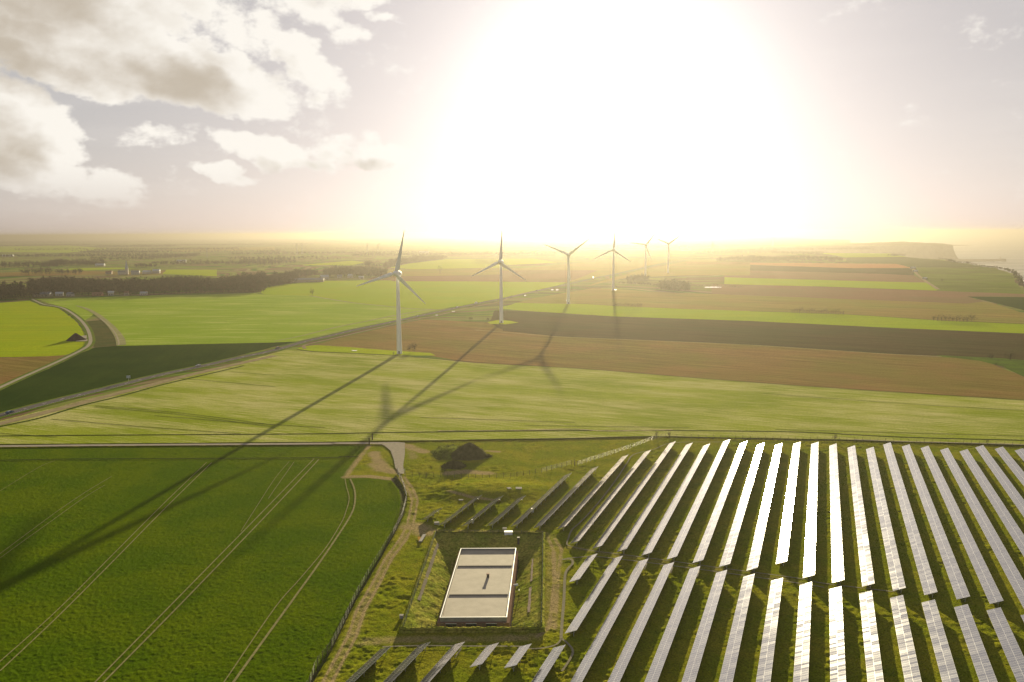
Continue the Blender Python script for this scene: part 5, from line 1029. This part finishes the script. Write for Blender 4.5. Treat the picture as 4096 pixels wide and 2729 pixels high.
chs = next(o for o in COL.objects if o.name.startswith('church'))
bm = bmesh.new(); box(bm, 8, 14, -3, 3, -1, 14); link('bell_tower', from_bm('bell_tower', bm), M_HW[0], chs); bm = bmesh.new(); bar(bm, (11, 0, 14), (11, 0, 34), 3.6, 8, r2=.1); link('spire', from_bm('spire', bm), M_RF[2], chs)
chs['label'] = 'village church with a tall pale pointed spire rising behind the dark wood'
M_PYL = mat('pylon_steel', (.20, .20, .20), .6, .4)
def pylon(p, k, h, label):
    x, y = at(*P(k, p)[0]); t = empty('electricity_pylon', (x, y, G(y)), R(35), label=label, cat='pylon', group='electricity pylons in the far haze'); b = h * .09; r_ = h * .006
    bm = bmesh.new()
    for sx in (-1, 1):
        for sy in (-1, 1): bar(bm, (sx * b, sy * b, -1), (sx * .6, sy * .6, h), r_, 4)
    lv = [0, .12, .24, .36, .48, .6, .7, .8, .9]
    for z0, z1 in zip(lv, lv[1:]):
        for sx, sy, ex, ey in ((-1, -1, 1, -1), (1, -1, 1, 1), (1, 1, -1, 1), (-1, 1, -1, -1)):
            w0_, w1_ = b + (.6 - b) * z0, b + (.6 - b) * z1; bar(bm, (sx * w0_, sy * w0_, z0 * h), (ex * w1_, ey * w1_, z1 * h), r_ * .7, 3)
    link('lattice_mast', from_bm('lattice_mast', bm), M_PYL, t)
    for z, wl_ in ((.98, .14), (.86, .2), (.74, .16)):
        bm = bmesh.new(); bar(bm, (-wl_ * h, 0, z * h), (wl_ * h, 0, z * h), r_, 4); bar(bm, (-wl_ * h, 0, z * h), (0, 0, (z + .05) * h), r_ * .7, 3); bar(bm, (wl_ * h, 0, z * h), (0, 0, (z + .05) * h), r_ * .7, 3); link('cross_arm', from_bm('cross_arm', bm), M_PYL, t)
for i, (p_, k, h_, lb) in enumerate((((443, 395), 2, 48, 'faint lattice pylon over the far wood, left of a pair'), ((493, 395), 2, 48, 'faint lattice pylon over the far wood, right of a pair'), ((1107, 395), 2, 48, 'faint lattice pylon left of the nearest turbine rotor'), ((1210, 390), 2, 46, 'faint lattice pylon just left of the nearest turbine upright blade'),
    ((1527, 245), 1, 40, 'thin pylon among far woods at upper left'), ((2035, 352), 3, 50, 'slim mast above the wood right of the farthest turbine'), ((178, 262), 4, 60, 'slim mast near the horizon right of the sun glare'))): pylon(p_, k, h_, lb)
# pier with lighthouse below the headland
M_PIER = mat('pier_stone', (.14, .12, .10), .9, .2, vary=.3, vscale=.05)
pa = at(3818, 1043, SEA); pb = at(4016, 1044.5, SEA); t = empty('harbour_pier', (pa[0], pa[1], seaz(pa[1])), label='long low stone pier reaching into the sea below the headland', cat='pier')
d = Vector((pb[0] - pa[0], pb[1] - pa[1], 0)); s_ = Vector((-d.y, d.x, 0)).normalized()
def slab(a, b, wd, z0, z1):
    bm = bmesh.new(); n = 14; prev = None
    for i in range(n + 1):
        c = a.lerp(b, i / n) + s_ * math.sin(i / n * math.pi) * -30; wdt = wd * (1.5 - .7 * i / n); qd = [bm.verts.new(c + s_ * wdt + Vector((0, 0, z0))), bm.verts.new(c - s_ * wdt + Vector((0, 0, z0))), bm.verts.new(c - s_ * wdt * .7 + Vector((0, 0, z1))), bm.verts.new(c + s_ * wdt * .7 + Vector((0, 0, z1)))]
        if prev:
            for e in range(4): bm.faces.new((prev[e], prev[(e + 1) % 4], qd[(e + 1) % 4], qd[e]))
        else: bm.faces.new(qd)
        prev = qd
    bm.faces.new(prev[::-1]); return bm
link('walkway', from_bm('walkway', slab(Vector((-80, 0, 0)), d, 26, -6, 13)), M_PIER, t)
bm = bmesh.new(); lathe(bm, [(11, -6), (11, 15), (10, 16)], 16, cx=d.x, cy=d.y); link('pier_head', from_bm('pier_head', bm), M_PIER, t)
lt = empty('lighthouse', (pb[0] - 20 * d.normalized().x, pb[1] - 20 * d.normalized().y, seaz(pb[1]) + 13), label='small thin lighthouse near the end of the pier', cat='lighthouse')
bm = bmesh.new(); lathe(bm, [(3, 0), (2.2, 12), (2.8, 12.2), (2.8, 13)], 14); link('tower', from_bm('tower', bm), M_HW[1], lt); bm = bmesh.new(); lathe(bm, [(1.5, 13.02), (1.5, 16), (.1, 18)], 12); link('lantern', from_bm('lantern', bm), M_DARK, lt)
for i, (p_, lb) in enumerate((((1277, 442), 'bright white shed at the corner of the orange strip near the coast'), ((1297, 468), 'small white hut just below the bright shed near the coast'), ((1370, 527), 'tiny white hut beside the coast field path'))):
    house(p_, 4, 16 - 4 * i, 9, 4, .2, M_HW[0], M_RF[2], lb, roofh=2, name='shed', cat='shed', chim=False)
ribbon('path', gp(P(4, (1285, 440), (1300, 475), (1370, 535), (1430, 575), (1475, 605))), 6, mat('coast_path', (.25, .2, .12), .9, .2), .5)

# ------------------------------------------------------------------ haze: one closed box of even air
HX = 52000; zb = min(seaz(58000), KZ[-1]) - 1.0
bm = bmesh.new(); box(bm, -HX, HX, -2500, 59000, zb - 200, 112.0)
hz_o = link('haze', from_bm('haze', bm)); hz_o['kind'] = 'stuff'
hm = bpy.data.materials.new('haze_air'); hm.use_nodes = True; nt = hm.node_tree; nt.nodes.clear(); vol = nt.nodes.new('ShaderNodeVolumePrincipled'); ou = nt.nodes.new('ShaderNodeOutputMaterial'); nt.links.new(vol.outputs[0], ou.inputs['Volume'])
vol.inputs['Color'].default_value = (.168, .155, .140, 1); vol.inputs['Density'].default_value = 1.55e-4; vol.inputs['Anisotropy'].default_value = .71
hz_o.data.materials.append(hm)
